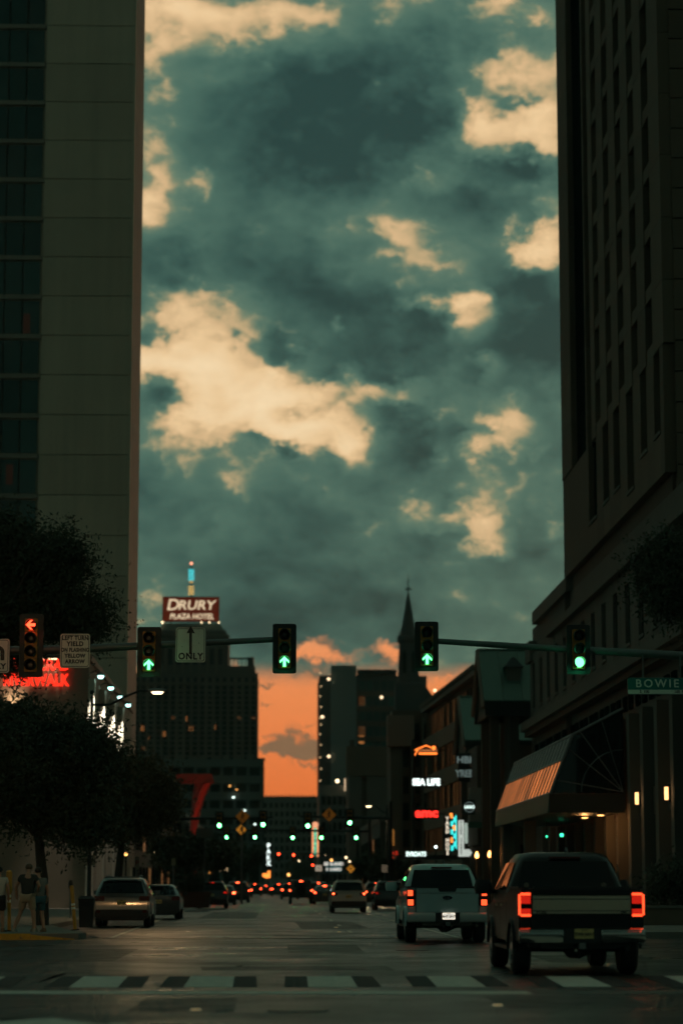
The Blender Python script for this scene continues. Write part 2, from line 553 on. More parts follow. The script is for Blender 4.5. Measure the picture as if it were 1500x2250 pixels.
# ------------------------------------------------------------------ mesh helpers
class MB:
    def __init__(self):
        self.v = []
        self.f = []

    def add(self, vs, fs):
        o = len(self.v)
        self.v += [tuple(p) for p in vs]
        self.f += [tuple(i + o for i in f) for f in fs]
        return self

    def box(self, x0, x1, y0, y1, z0, z1):
        return self.add([(x0, y0, z0), (x1, y0, z0), (x1, y1, z0), (x0, y1, z0), (x0, y0, z1), (x1, y0, z1), (x1, y1, z1), (x0, y1, z1)],
                        [(0, 3, 2, 1), (4, 5, 6, 7), (0, 1, 5, 4), (1, 2, 6, 5), (2, 3, 7, 6), (3, 0, 4, 7)])

    def prism_x(self, prof, x0, x1):
        """profile of (y, z) points pushed from x0 to x1"""
        n = len(prof)
        return self.add([(x0, y, z) for y, z in prof] + [(x1, y, z) for y, z in prof],
                        [tuple(range(n)), tuple(range(2 * n - 1, n - 1, -1))] + [(i, i + n, (i + 1) % n + n, (i + 1) % n) for i in range(n)])

    def prism_y(self, prof, y0, y1):
        """profile of (x, z) points pushed from y0 to y1"""
        n = len(prof)
        return self.add([(x, y0, z) for x, z in prof] + [(x, y1, z) for x, z in prof],
                        [tuple(range(n)), tuple(range(2 * n - 1, n - 1, -1))] + [(i, i + n, (i + 1) % n + n, (i + 1) % n) for i in range(n)])

    def tube(self, pts, rad, n=8, cap=True):
        pts = [Vector(p) for p in pts]
        if not isinstance(rad, (list, tuple)):
            rad = [rad] * len(pts)
        rings = []
        for i, p in enumerate(pts):
            a = pts[max(0, i - 1)]
            b = pts[min(len(pts) - 1, i + 1)]
            d = (b - a).normalized()
            u = d.orthogonal().normalized() if abs(d.z) > .9 else d.cross(Vector((0, 0, 1))).normalized()
            w = d.cross(u)
            rings.append([p + (u * cos(2 * pi * k / n) + w * sin(2 * pi * k / n)) * rad[i] for k in range(n)])
        return self.loft(rings, cap)

    def loft(self, rings, cap=True):
        n = len(rings[0])
        vs = [p for r in rings for p in r]
        fs = []
        for i in range(len(rings) - 1):
            for k in range(n):
                k2 = (k + 1) % n
                fs.append((i * n + k, i * n + k2, (i + 1) * n + k2, (i + 1) * n + k))
        if cap:
            fs.append(tuple(range(n - 1, -1, -1)))
            fs.append(tuple((len(rings) - 1) * n + k for k in range(n)))
        return self.add(vs, fs)

    def quad(self, a, b, c, d):
        return self.add([a, b, c, d], [(0, 1, 2, 3)])

    def poly(self, pts):
        return self.add(pts, [tuple(range(len(pts)))])

    def slab(self, pts, d):
        """flat polygon given thickness vector d"""
        n = len(pts)
        d = Vector(d)
        return self.add([tuple(p) for p in pts] + [tuple(Vector(p) + d) for p in pts],
                        [tuple(range(n)), tuple(range(2 * n - 1, n - 1, -1))] + [(i, i + n, (i + 1) % n + n, (i + 1) % n) for i in range(n)])

    def sphere(self, c, r, nu=10, nv=7, sz=1.0):
        rings = []
        for j in range(1, nv):
            t = pi * j / nv
            rings.append([(c[0] + r * sin(t) * cos(2 * pi * k / nu), c[1] + r * sin(t) * sin(2 * pi * k / nu), c[2] - r * sz * cos(t)) for k in range(nu)])
        return self.loft(rings)

    def mesh(self, name, bevel=0.0, smooth=False, segs=2):
        me = bpy.data.meshes.new(name)
        me.from_pydata(self.v, [], self.f)
        bm = bmesh.new()
        bm.from_mesh(me)
        bmesh.ops.recalc_face_normals(bm, faces=bm.faces)
        if bevel:
            es = [e for e in bm.edges if len(e.link_faces) == 2 and e.calc_face_angle(0) > .5]
            bmesh.ops.bevel(bm, geom=es, offset=bevel, segments=segs, affect='EDGES', clamp_overlap=True)
        bm.to_mesh(me)
        bm.free()
        if smooth:
            me.polygons.foreach_set('use_smooth', [True] * len(me.polygons))
            me.set_sharp_from_angle(angle=radians(38))
        return me

    def build(self, name, m, parent=None, loc=(0, 0, 0), bevel=0.0, smooth=False, segs=2):
        return link(name, self.mesh(name, bevel, smooth, segs), m, parent, loc)

def link(name, me, m=None, parent=None, loc=(0, 0, 0), rot=None, scale=None):
    if m is not None and not me.materials:
        me.materials.append(m)
    o = bpy.data.objects.new(name, me)
    C.objects.link(o)
    if parent is not None:
        o.parent = parent
    o.location = loc
    if rot:
        o.rotation_euler = rot
    if scale:
        o.scale = scale
    return o

def tag(o, label, cat, group=None, kind=None):
    o['label'] = label
    o['category'] = cat
    if group:
        o['group'] = group
    if kind:
        o['kind'] = kind
    return o

def structure(o):
    o['kind'] = 'structure'
    return o

def thing(name, label, cat, loc=(0, 0, 0), rotz=0, group=None):
    o = bpy.data.objects.new(name, None)
    C.objects.link(o)
    o.empty_display_size = .3
    o.location = loc
    o.rotation_euler = (0, 0, rotz)
    return tag(o, label, cat, group)

UNIT = {}
def bx(name, parent, x0, x1, y0, y1, z0, z1, m, world=True):
    """box part; shares one cube mesh per material. world=True: coordinates are world ones and the parent is not rotated"""
    k = m.name
    if k not in UNIT:
        UNIT[k] = MB().box(-.5, .5, -.5, .5, -.5, .5).mesh('block_' + k)
    c = Vector(((x0 + x1) / 2, (y0 + y1) / 2, (z0 + z1) / 2))
    if parent is not None and world:
        p = parent
        while p is not None:
            if p.type == 'EMPTY':
                c -= Vector(p.location)
            p = p.parent
    return link(name, UNIT[k], m, parent, c, scale=(abs(x1 - x0), abs(y1 - y0), abs(z1 - z0)))

TXT = {}
def text_mesh(s, size, m, bold=0.0, extrude=.008, shear=0.0, space=1.0):
    """lettering that stands in the x-z plane and faces -y, centred"""
    key = (s, size, m.name, bold, extrude, shear)
    if key in TXT:
        return TXT[key]
    cu = bpy.data.curves.new('lettering', 'FONT')
    cu.body = s
    cu.size = size
    cu.align_x = 'CENTER'
    cu.align_y = 'CENTER'
    cu.extrude = extrude
    cu.offset = bold
    cu.shear = shear
    cu.space_character = space
    cu.resolution_u = 3
    o = bpy.data.objects.new('lettering', cu)
    me = bpy.data.meshes.new_from_object(o)
    bpy.data.objects.remove(o)
    bpy.data.curves.remove(cu)
    me.transform(Matrix(((1, 0, 0, 0), (0, 0, -1, 0), (0, 1, 0, 0), (0, 0, 0, 1))))
    me.materials.clear()
    me.materials.append(m)
    TXT[key] = me
    return me

def letters(parent, s, size, m, loc, bold=0.0, name='lettering', shear=0.0, sx=1.0, rot=None, space=1.0, extrude=.008):
    return link(name, text_mesh(s, size, m, bold, extrude, shear, space), None, parent, loc, rot, (sx, 1, 1))

def light(name, kind, loc, energy, col, parent=None, size=.2, spot=None, target=None, blend=.5):
    l = bpy.data.lights.new(name, kind)
    l.energy = energy
    l.color = col
    if kind in ('POINT', 'SPOT'):
        l.shadow_soft_size = size
    if kind == 'SPOT':
        l.spot_size = radians(spot)
        l.spot_blend = blend
    o = bpy.data.objects.new(name, l)
    C.objects.link(o)
    if parent is not None:
        o.parent = parent
    o.location = loc
    if target is not None:
        o.rotation_euler = Vector(target).to_track_quat('-Z', 'Y').to_euler()
    return o

# ------------------------------------------------------------------ ground
ground = structure(MB().quad((-4000, -300, -.02), (4000, -300, -.02), (4000, 6000, -.02), (-4000, 6000, -.02)).build('ground', M['asphalt']))
road = structure(MB().quad((-60, -20, 0), (60, -20, 0), (60, 900, 0), (-60, 900, 0)).build('road', M['asphalt']))

def pavement(name, pts, h=.16):
    """raised slab with a kerb face; pts run anticlockwise"""
    o = MB().slab([(x, y, h) for x, y in pts], (0, 0, -h - .05)).build(name, M['concrete'], bevel=.02)
    return structure(o)

pavement('pavement_left', [(-5.1, 64.6), (-5.0, 66), (-6.4, 74), (-7.2, 80), (-7.4, 420), (-60, 420), (-60, 64.2), (-7.5, 64.2), (-6.3, 64.3)])
pavement('pavement_right', [(8.6, 66), (60, 66), (60, 420), (8.2, 420), (8.2, 72)])
pavement('pavement_near_left', [(-60, -20), (-9.5, -20), (-9.5, 30), (-12, 33), (-60, 33)])
# painted kerb along the crossing and joints in the corner slab
k = MB()
edge_ = [(-60, 64.195), (-7.5, 64.195), (-6.32, 64.295)]
for (xa, ya), (xb, yb_) in zip(edge_[:-1], edge_[1:]):
    k.slab([(xa, ya, .158), (xb, yb_, .158), (xb, yb_, .0), (xa, ya, .0)], (0, -.012, 0))
    k.slab([(xa, ya - .012, .163), (xb, yb_ - .012, .163), (xb, yb_ + .16, .163), (xa, ya + .16, .163)], (0, 0, .003))
structure(k.build('kerb_paint', M['yellow']))
k = MB().slab([(-6.31, 64.29, .13), (-5.2, 64.565, .02), (-5.2, 64.565, .0), (-6.31, 64.29, .0)], (0, -.014, 0))
structure(k.build('kerb_ramp_paint', M['yellow']))
for i in range(10):
    y = 66 + i * 3.0
    bx('pavement_joint', bpy.data.objects['pavement_left'], -30, -7.5, y, y + .03, .158, .163, M['blackp'])
# concrete gutter along the far side of the crossing
structure(MB().slab([(-5.2, 65.6, .004), (8.4, 65.6, .004), (8.4, 66.4, .004), (-5.2, 66.4, .004)], (0, 0, .003)).build('gutter_strip', mat('gutter_concrete', (.15, .12, .09), .7, var=.25, vscale=2)))

# painted markings, each bar its own sheet on the road
def marking(name, pts, m, z=.004):
    return structure(MB().poly([(x, y, z) for x, y in pts]).build(name, m))

for px in (-60, 218, 462, 727, 1000, 1268, 1540):
    p = at(px, 2152, 36.2)
    xc = p.x
    lean = (p.x) * .02
    for dx0, dx1, mm in ((-.68, -.345, 'blackp'), (-.34, .34, 'white'), (.345, .68, 'blackp')):
        marking('crossing_bar', [(xc + dx0 - lean, 34.3), (xc + dx1 - lean, 34.3), (xc + dx1 + lean, 38.4), (xc + dx0 + lean, 38.4)], M[mm], .004)
marking('stop_line', [(-12, 33.2), (-2.5, 32.2), (3.4, 32.0), (3.4, 32.9), (-2.5, 33.1), (-12, 34.1)], M['white'])
marking('stop_line', [(3.5, 32.1), (9, 32.3), (9, 32.9), (3.5, 32.8)], mat('faded_paint', (.14, .135, .12), .8, var=.5, vscale=5))
marking('lane_edge_line', [(-4.45, 66.6), (-4.33, 66.6), (-5.5, 210), (-5.62, 210)], M['white'])
for y in range(74, 320, 12):
    marking('lane_dash', [(2.3, y), (2.42, y), (2.42, y + 3), (2.3, y + 3)], M['white'])
marking('lane_edge_line', [(4.1 + .9, 67), (5.12, 67), (4.62, 130), (4.5, 130)], M['white'])
marking('lane_arrow', [(-3.4, 24.2), (-2.9, 25.6), (-2.35, 26.4), (-1.75, 25.2), (-1.2, 24.3)], M['white'])
marking('lane_dash', [(-1.72, 24.3), (-1.5, 24.3), (-1.48, 25.4), (-1.66, 25.4)], M['white'])
# raised lane reflectors
for px, py in ((430, 2212), (1092, 2203), (745, 2046), (738, 2036)):
    d = 1.4 * F / (py - 1946)
    p = at(px, py, d)
    t = thing('road_reflector', 'small amber road stud %s' % {430: 'on the near lane left of the street axis', 1092: 'behind the black pickup', 745: 'on the road beyond the crossing', 738: 'farther of two studs beyond the crossing'}[px], 'road stud', (p.x, p.y, 0))
    MB().loft([[(-.07, -.05, .004), (.07, -.05, .004), (.07, .05, .004), (-.07, .05, .004)], [(-.05, -.025, .024), (.05, -.025, .024), (.05, .025, .024), (-.05, .025, .024)]]).build('base', M['signwhite'], t)
    MB().quad((-.055, -.046, .008), (.055, -.046, .008), (.047, -.03, .022), (-.047, -.03, .022)).build('lens', mat('amber_reflector', (.7, .45, .15), .15, emit=(1, .7, .35), es=.25), t)
# patches of newer and older asphalt, manhole covers
for i, (x, y, w_, l_, c_) in enumerate(((-4.2, 46, 2.4, 9, .016), (1.2, 52, 1.6, 7, .038), (6.2, 45, 2.2, 5, .018), (-1.0, 27.5, 1.2, 3.5, .017), (3.6, 28.5, 1.8, 3, .036), (-6.5, 29, 2.0, 4, .020), (2.0, 80, 2.2, 16, .018), (-2.0, 105, 2.4, 26, .036), (6.4, 92, 1.8, 14, .017), (0.4, 41, 3.2, 2.2, .019))):
    j = lambda: random.uniform(-.08, .08)
    marking('asphalt_patch', [(x - w_ / 2 + j(), y + j()), (x + w_ / 2 + j(), y + j()), (x + w_ / 2 + j(), y + l_ + j()), (x - w_ / 2 + j(), y + l_ + j())], mat('asphalt_patch_%d' % (c_ * 1000), (c_, c_ * .93, c_ * .82), .5, spec=.35, var=.3, vscale=1.5, bump=.3, bscale=34, rvar=.14), .0018)
for i, (px, py) in enumerate(((655, 2213), (905, 2085), (330, 2096))):
    d = 1.4 * F / (py - 1946)
    p = at(px, py, d)
    o = thing('manhole_cover', ['round iron manhole cover in the near lane', 'round iron manhole cover in the junction behind the white pickup', 'round iron manhole cover in the junction toward the kerb'][i], 'manhole', (p.x, p.y, .002))
    MB().tube([(0, 0, 0), (0, 0, .004)], .36, 24).build('frame', M['blackp'], o)
    MB().tube([(0, 0, .0045), (0, 0, .009)], .31, 24).build('lid', mat('cast_iron', (.05, .045, .04), .45, metal=.6, var=.3, vscale=12), o)
# dark tar seams and oil stains with their own shapes
for i in range(26):
    x = random.uniform(-9, 9)
    y = random.uniform(24, 63)
    L = random.uniform(1, 5)
    w = random.uniform(.03, .09)
    a = random.uniform(-.35, .35) + (pi / 2 if random.random() < .4 else 0)
    pts = []
    for s in (0, .25, .5, .75, 1):
        pts.append((x + cos(a) * L * s + random.uniform(-.1, .1), y + sin(a) * L * s + random.uniform(-.1, .1)))
    top = [(p[0], p[1] + w) for p in reversed(pts)]
    marking('tar_seam', pts + top, M['blackp'], .0025)

# ================================================================== buildings
# ---- tall hotel on the left: window strip, concrete panels, return wall with sunset pink in its colour
YL = 177.0
XR = at(276, 1500, YL).x
XW = at(84, 1090, YL).x                       # where the window strip ends
ZS = at(50, 1087, YL).z
PITCHF = (at(50, 55, YL).z - ZS) / 12
t = thing('hotel_tower', 'tall beige concrete tower with a teal window strip rising out of the frame', 'building', (XR - 12, YL, 0))
D = 13.0
TOPZ = ZS + 17 * PITCHF
bx('wall', t, XR - 40, XR - .06, YL + .25, YL + D, 0, TOPZ, M['beige'])
nf0 = -int((ZS - 1) / PITCHF)
for i in range(nf0, 17):
    z0 = ZS + i * PITCHF
    z1 = z0 + PITCHF
    bx('wall_panel', t, XW + .02, XR, YL, YL + .3, z0 + .03, z1 - .03, M['beige'])
    bx('return_panel', t, XR - .055, XR + .06, YL + .62, YL + D, z0 + .004, z1 - .004, M['beige2'])  # sunset light on this side is tinted into the stone colour
    if z0 > 12:
        s = bx('sill', t, XR - 26, XW - .02, YL - .05, YL + .26, z0 - .26, z0 + .05, M['sill'])
        for j in range(4):
            xa = XW - .1 - (j + 1) * 1.36
            w = bx('window_pane', t, xa + .06, xa + 1.30, YL + .12, YL + .2, z0 + .12, z1 - .38, M['glass'])
            if (i, j) == (-1 + 0, 1):
                w['label'] = 'window pane with a dim warm curtain behind it'
            bx('mullion', t, xa - .03, xa + .03, YL + .06, YL + .24, z0 + .05, z1 - .26, M['darkmetal'])
bx('corner_pier', t, XR - .05, XR + .12, YL + .0, YL + .6, 0, TOPZ, M['beige'])
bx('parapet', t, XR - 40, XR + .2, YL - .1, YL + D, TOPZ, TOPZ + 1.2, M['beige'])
# curtains in two rooms
for (px, py, c) in ((22, 1042, 'dimwin'), (60, 710, 'dimwin')):
    p = at(px, py, YL)
    bx('curtain', t, p.x - .28, p.x + .22, YL + .10, YL + .115, p.z - .75, p.z + .75, mat('lit_curtain', (.05, .035, .03), .9, emit=(1, .45, .25), es=.008))

# ---- low restaurant block in front of it: red letters, washed pilasters
YR = 135.0
XB = -10.3
t = thing('restaurant_block', 'low tan restaurant building with red neon letters behind the trees', 'building', (XB - 8, YR, 0))
HB = at(100, 1452, YR).z
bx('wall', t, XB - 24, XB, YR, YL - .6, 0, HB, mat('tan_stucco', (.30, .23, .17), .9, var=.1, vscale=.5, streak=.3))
bx('cornice', t, XB - 24.2, XB + .12, YR - .15, YL - .65, HB, HB + .35, M['beige2'])
for i, (px, py) in enumerate(((195, 1495), (219, 1520), (241, 1540), (260, 1557))):
    y = XB * F / (px - 600)
    z = EYE + (1946 - py) * y / F
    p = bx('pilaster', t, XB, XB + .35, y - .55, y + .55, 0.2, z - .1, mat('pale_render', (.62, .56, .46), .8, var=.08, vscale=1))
    lp = thing('flood_lamp', ['cyan-white gooseneck flood lamp nearest the red letters', 'second cyan-white flood lamp along the restaurant wall', 'third cyan-white flood lamp along the restaurant wall', 'cyan-white flood lamp farthest from the red letters'][i], 'lamp', (XB, y, z), 0, 'flood lamps over the washed pilasters')
    MB().tube([(0, 0, -.1), (.02, 0, .25), (.3, 0, .36), (.62, 0, .26)], .035, 6).build('arm', M['darkmetal'], lp, smooth=True)
    MB().loft([[(.62 + .13 * cos(a), .13 * sin(a), .30) for a in np.linspace(0, 2 * pi, 10, False)], [(.64 + .30 * cos(a), .30 * sin(a), .10) for a in np.linspace(0, 2 * pi, 10, False)]]).build('shade', M['greymetal'], lp)
    MB().sphere((.65, -.05, .07), .17, 10, 6, .8).build('bulb', E['cyanlamp'], lp, smooth=True)
    light('pilaster_wash', 'SPOT', (.75, -.95, -.05), 2600, (1, .93, .80), lp, .12, 40, (-.12, .12, -1), .7)
# neon lettering on the gable end wall
def neon(s, px, py, h, label):
    p = at(px, py, YR)
    o = thing('neon_sign', label, 'sign', (p.x, YR - .18, p.z), 0, 'red letters on the restaurant wall')
    letters(o, s, h / 27.0, E['neonred'], (0, 0, 0), .03, space=1.02, sx=.74)
    return o
neon('JOE\u2019S CRAB', 84, 1462, 24, 'upper word of glowing red letters half hidden by leaves')
neon('RIVERWALK', 80, 1496, 24, 'lower row of glowing red letters ending in WALK')
lp = thing('wall_washer', 'warm wall lamp above the red neon letters', 'lamp', (at(110, 1446, YR).x, YR, at(110, 1446, YR).z))
MB().box(-.5, .5, -.35, 0, -.05, .08).build('housing', M['darkmetal'], lp, bevel=.02)
MB().box(-.42, .42, -.32, -.05, -.075, -.055).build('bulb', E['warm'], lp)
light('wash', 'SPOT', (0, -.4, -.12), 70, (1, .75, .5), lp, .15, 95, (0, .35, -1), .8)
lp = thing('wall_washer', 'warm wall lamp low behind the tree crown', 'lamp', (at(30, 1560, YR).x, YR, at(30, 1560, YR).z))
MB().box(-.5, .5, -.35, 0, -.05, .08).build('housing', M['darkmetal'], lp, bevel=.02)
MB().box(-.42, .42, -.32, -.05, -.075, -.055).build('bulb', E['warm'], lp)
light('wash', 'SPOT', (0, -.45, .1), 140, (1, .72, .45), lp, .15, 95, (0, .3, 1), .8)

# ---- stone hotel on the right, flush with the pavement: strips, window grid, podium
XS = 16.5
def ys(px):
    return XS * F / (px - 600)
def zs(py, y):
    return EYE + (1946 - py) * y / F
Y0, Y1, Y2 = ys(1472), ys(1237), ys(1160)
t = thing('stone_hotel', 'tall dark brown stone hotel with staggered window slots on the right', 'building', (XS + 10, (Y0 + Y1) / 2, 0))
TOP = 84
bx('wall', t, XS + .35, XS + 34, Y0 + .3, Y1 - 1.2, 0, TOP, M['stone3'])
# near face seen square on: stone courses
z = 15.0
kk = 0
while z < TOP:
    bx('stone_course', t, XS + .5, XS + 8, Y0 - .25, Y0 + .32, z + .03, z + 1.34 - .03, M['stone'])
    bx('stone_course', t, XS + 8.02, XS + 16, Y0 - .25, Y0 + .32, z + .03, z + 1.34 - .03, M['stone'])
    z += 1.34
FL = 2.76
ZB = 24.3
cols = [121.2 - i * 4.25 for i in range(5)]
edges = []
# piers between the slots, from far to near
piers = [(Y1 - 1.3, 131.8), (126.0, 125.5), (123.7, cols[0] + .95)] + [(cols[i] - .95, cols[i + 1] + .95) for i in range(4)] + [(cols[4] - .95, Y0 - .2)]
nfl = int((TOP - ZB) / FL)
for i in range(nfl):
    z0 = ZB + i * FL
    for j, (a, b) in enumerate(piers):
        bx('pier_block', t, XS - (.06 if j == 0 else 0), XS + .5, b + .005, a - .005, z0 + .012, z0 + FL - .012, M['stone'])
    for cy in cols:
        bx('spandrel', t, XS + .04, XS + .5, cy - .95, cy + .95, z0 + .02, z0 + .66, M['stone'])
        bx('window_pane', t, XS + .28, XS + .34, cy - .9, cy + .9, z0 + .68, z0 + FL, M['recess'])
    bx('glazed_strip', t, XS + .26, XS + .34, 126.02, 131.78, z0 + .03, z0 + FL - .03, M['recess'])
    bx('glazed_strip', t, XS + .26, XS + .34, 123.72, 125.48, z0 + .03, z0 + FL - .03, M['recess'])
# chamfered far corner
MB().prism_y([(0, 0), (1, 0), (1, 1), (0, 1)], 0, 1)
c = MB().slab([(XS, Y1 - 1.29, 0), (XS + .5, Y1 - 1.29, 0), (XS + 1.4, Y1, 0), (XS + .9, Y1, 0)], (0, 0, TOP))
o = c.build('corner_chamfer', M['stone3'], t, -Vector(t.location))
# podium storeys below the tower
bx('podium_wall', t, XS + .3, XS + 34, Y0 - 8, Y2, 0, 17.9, M['stone2'])
zl = 16.4
bx('ledge', t, XS - .35, XS + .34, Y0 - 9, Y1 + 6, zl - .35, zl + .1, M['stone2'])
bx('cornice', t, XS - .55, XS + .34, Y0 - 9, Y2 + .2, 11.2, 11.75, M['stone2'])
bx('cornice', t, XS - .28, XS + .33, Y0 - 9, Y2 + .1, 10.85, 11.19, M['stone3'])
bx('parapet', t, XS - .02, XS + 6, Y1 - 2, ys(1170), 17.9, 18.7, M['stone2'])
bx('parapet', t, XS - .2, XS + 6, ys(1170), Y2, 15.6, 16.9, M['stone2'])
# band between podium and tower with six slots
slots = [(1300, 1318, 20.2, 25), (1333, 1346, 20.4, 23.3), (1357, 1371, 20.4, 23.5), (1387, 1402, 19.6, 24), (1419, 1433, 20.6, 23.6), (1450, 1464, 20.7, 23.8)]
yb = [(ys(a), ys(b)) for a, b, *_ in slots]
seg = [Y1 - 1.2] + [v for ab in yb for v in ab] + [Y0]
for i in range(0, len(seg) - 1, 2):
    bx('wall_block', t, XS, XS + .5, seg[i + 1] + .01, seg[i] - .01, 18.72, ZB - .02, M['stone'])
for (a, b, z0, z1), (ya, ybb) in zip(slots, yb):
    bx('window_pane', t, XS + .3, XS + .36, ybb, ya, z0, min(z1, ZB), M['recess'])
    bx('wall_block', t, XS, XS + .5, ybb, ya, 18.72, z0 - .02, M['stone'])
    bx('sill', t, XS - .06, XS + .4, ybb - .1, ya + .1, z0 - .16, z0 - .01, M['stone2'])
# tall slots above the cornice
yy = Y2 - 3.2
while yy > 98:
    bx('window_pane', t, XS + .18, XS + .24, yy - .75, yy + .75, 12.6, 15.4, M['recess'])
    bx('sill', t, XS - .05, XS + .3, yy - .85, yy + .85, 12.42, 12.58, M['stone2'])
    for a, b in ((yy + .76, yy + 2.05), (yy - 2.05, yy - .76)):
        bx('wall_block', t, XS, XS + .3, a, b, 11.76, 16.04, M['stone2'])
    bx('wall_block', t, XS + .01, XS + .3, yy - .75, yy + .75, 15.42, 16.04, M['stone2'])
    bx('wall_block', t, XS + .01, XS + .3, yy - .75, yy + .75, 11.76, 12.40, M['stone2'])
    for q in (-1.1, 1.1):
        bx('vent_slot', t, XS + .2, XS + .31, yy + q - .55, yy + q + .55, 9.6, 10.3, M['recess'])
    yy -= 4.12
# pilasters and dark ground-floor bays
for yy in [Y0 - 6 + i * 4.05 for i in range(14)]:
    bx('pilaster', t, XS - .3, XS + .32, yy - .42, yy + .42, 0.15, 9.2, M['stone2'])
    bx('bay_window', t, XS + .22, XS + .31, yy + .55, yy + 3.45, 5.9, 9.0, M['recess'])
    bx('shop_window', t, XS + .22, XS + .31, yy + .55, yy + 3.45, .7, 4.3, M['recess'])
    bx('spandrel', t, XS + .1, XS + .32, yy + .45, yy + 3.6, 4.5, 5.7, M['stone3'])
# two tall sconces on the pilasters
for i, (px, py) in enumerate(((1418, 1757), (1485, 1746))):
    y = ys(px)
    zc = zs(py, y)
    s = thing('wall_sconce', ['tall glowing wall sconce left of the other on the stone hotel', 'tall glowing wall sconce at the right edge of the picture'][i], 'lamp', (XS - .3, y, zc), 0, 'sconces on the stone pilasters')
    MB().box(-.10, 0, -.14, .14, -.36, .36).build('bracket', M['darkmetal'], s, bevel=.02)
    MB().tube([(-.15, 0, -.26), (-.15, 0, .26)], .10, 10).build('bulb', emat('sconce_glow', (1, .50, .18), 2.6), s, smooth=True)
    light('glow', 'POINT', (-.45, 0, 0), 6, (1, .55, .25), s, .1)

# ---- glazed entrance canopy on that hotel
YA, YB_ = 112.0, 139.0
cp = thing('entrance_canopy', 'glazed lean-to entrance canopy with the sunset reflection painted into its orange panes and a teal fascia', 'canopy', (XS, (YA + YB_) / 2, 0))
prof = [(XS - .31, 9.55), (13.8, 8.3), (12.76, 5.6)]
def cpt(x, y, z):
    return (x - XS, y - (YA + YB_) / 2, z)
def ribline(name, a, b, y, r, m):
    MB().tube([cpt(a[0], y, a[1]), cpt(b[0], y, b[1])], r, 6).build(name, m, cp)
def lerp(a, b, s):
    return (a[0] + (b[0] - a[0]) * s, a[1] + (b[1] - a[1]) * s)
mid = lerp(prof[1], prof[2], .42)
nb = 18
st = (YB_ - YA) / nb
lit = mat('sunset_glow_pane', (.35, .16, .07), .25, emit=(1, .25, .055), es=.0, var=.5, vscale=.5)  # sunset reflection put into the panes as emission, no lamp behind them
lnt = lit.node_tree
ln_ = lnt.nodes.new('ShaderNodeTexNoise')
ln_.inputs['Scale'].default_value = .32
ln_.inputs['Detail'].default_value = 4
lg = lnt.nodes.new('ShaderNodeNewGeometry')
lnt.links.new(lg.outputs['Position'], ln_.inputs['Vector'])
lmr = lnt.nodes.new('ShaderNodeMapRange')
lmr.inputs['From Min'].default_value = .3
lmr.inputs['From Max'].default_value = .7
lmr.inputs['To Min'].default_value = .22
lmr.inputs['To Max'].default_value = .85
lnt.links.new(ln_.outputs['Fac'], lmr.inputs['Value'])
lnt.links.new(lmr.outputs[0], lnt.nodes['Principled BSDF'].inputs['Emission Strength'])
for i in range(nb):
    ya, yb2 = YA + i * st, YA + (i + 1) * st
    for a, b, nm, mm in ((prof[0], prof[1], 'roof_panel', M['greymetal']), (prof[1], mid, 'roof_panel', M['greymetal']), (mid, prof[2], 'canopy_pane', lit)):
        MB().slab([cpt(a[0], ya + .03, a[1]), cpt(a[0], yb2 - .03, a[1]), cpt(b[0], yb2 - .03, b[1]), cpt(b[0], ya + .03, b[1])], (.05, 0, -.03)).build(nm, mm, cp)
    MB().slab([cpt(12.70, ya + .015, 5.56), cpt(12.70, yb2 - .015, 5.56), cpt(12.62, yb2 - .015, 4.72), cpt(12.62, ya + .015, 4.72)], (.06, 0, 0)).build('fascia_panel', M['tealmetal'], cp)
for i in range(nb + 1):
    y = YA + i * st
    ribline('rib', prof[0], prof[1], y, .035, M['greymetal'])
    ribline('rib', prof[1], prof[2], y, .055, M['greymetal'])
for pt_, r in ((prof[1], .07), (mid, .06), (prof[2], .08)):
    MB().tube([cpt(pt_[0], YA, pt_[1]), cpt(pt_[0], YB_, pt_[1])], r, 6).build('purlin', M['greymetal'], cp)
bx('soffit', cp, 12.8, XS - .32, YA + .1, YB_, 4.74, 4.86, M['darkmetal'])
# end glazing with mullions fanning out of the wall foot
endp = [(XS - .32, 5.62), (XS - .32, 9.5), (13.82, 8.25), (12.80, 5.62)]
MB().slab([cpt(x, YA + .02, z) for x, z in endp], (0, .04, 0)).build('end_glazing', M['glass2'], cp)
bx('end_fascia', cp, 12.72, XS - .32, YA - .02, YA + .1, 4.72, 5.58, M['stone3'])
hub = (XS - .36, 5.68)
for tgt in ((12.9, 6.25), (13.5, 7.75), (14.2, 8.42), (15.2, 8.9)):
    MB().tube([cpt(hub[0], YA - .03, hub[1]), cpt(tgt[0], YA - .03, tgt[1])], .028, 5).build('mullion', M['greymetal'], cp)
arc = [(hub[0] - 1.95 * cos(a), hub[1] + 1.95 * sin(a)) for a in np.linspace(.0, pi / 2, 8)]
MB().tube([cpt(x, YA - .03, z) for x, z in arc], .026, 5).build('mullion', M['greymetal'], cp)
ribline('edge_rib', prof[0], prof[1], YA - .03, .07, M['greymetal'])
ribline('edge_rib', prof[1], prof[2], YA - .03, .08, M['greymetal'])
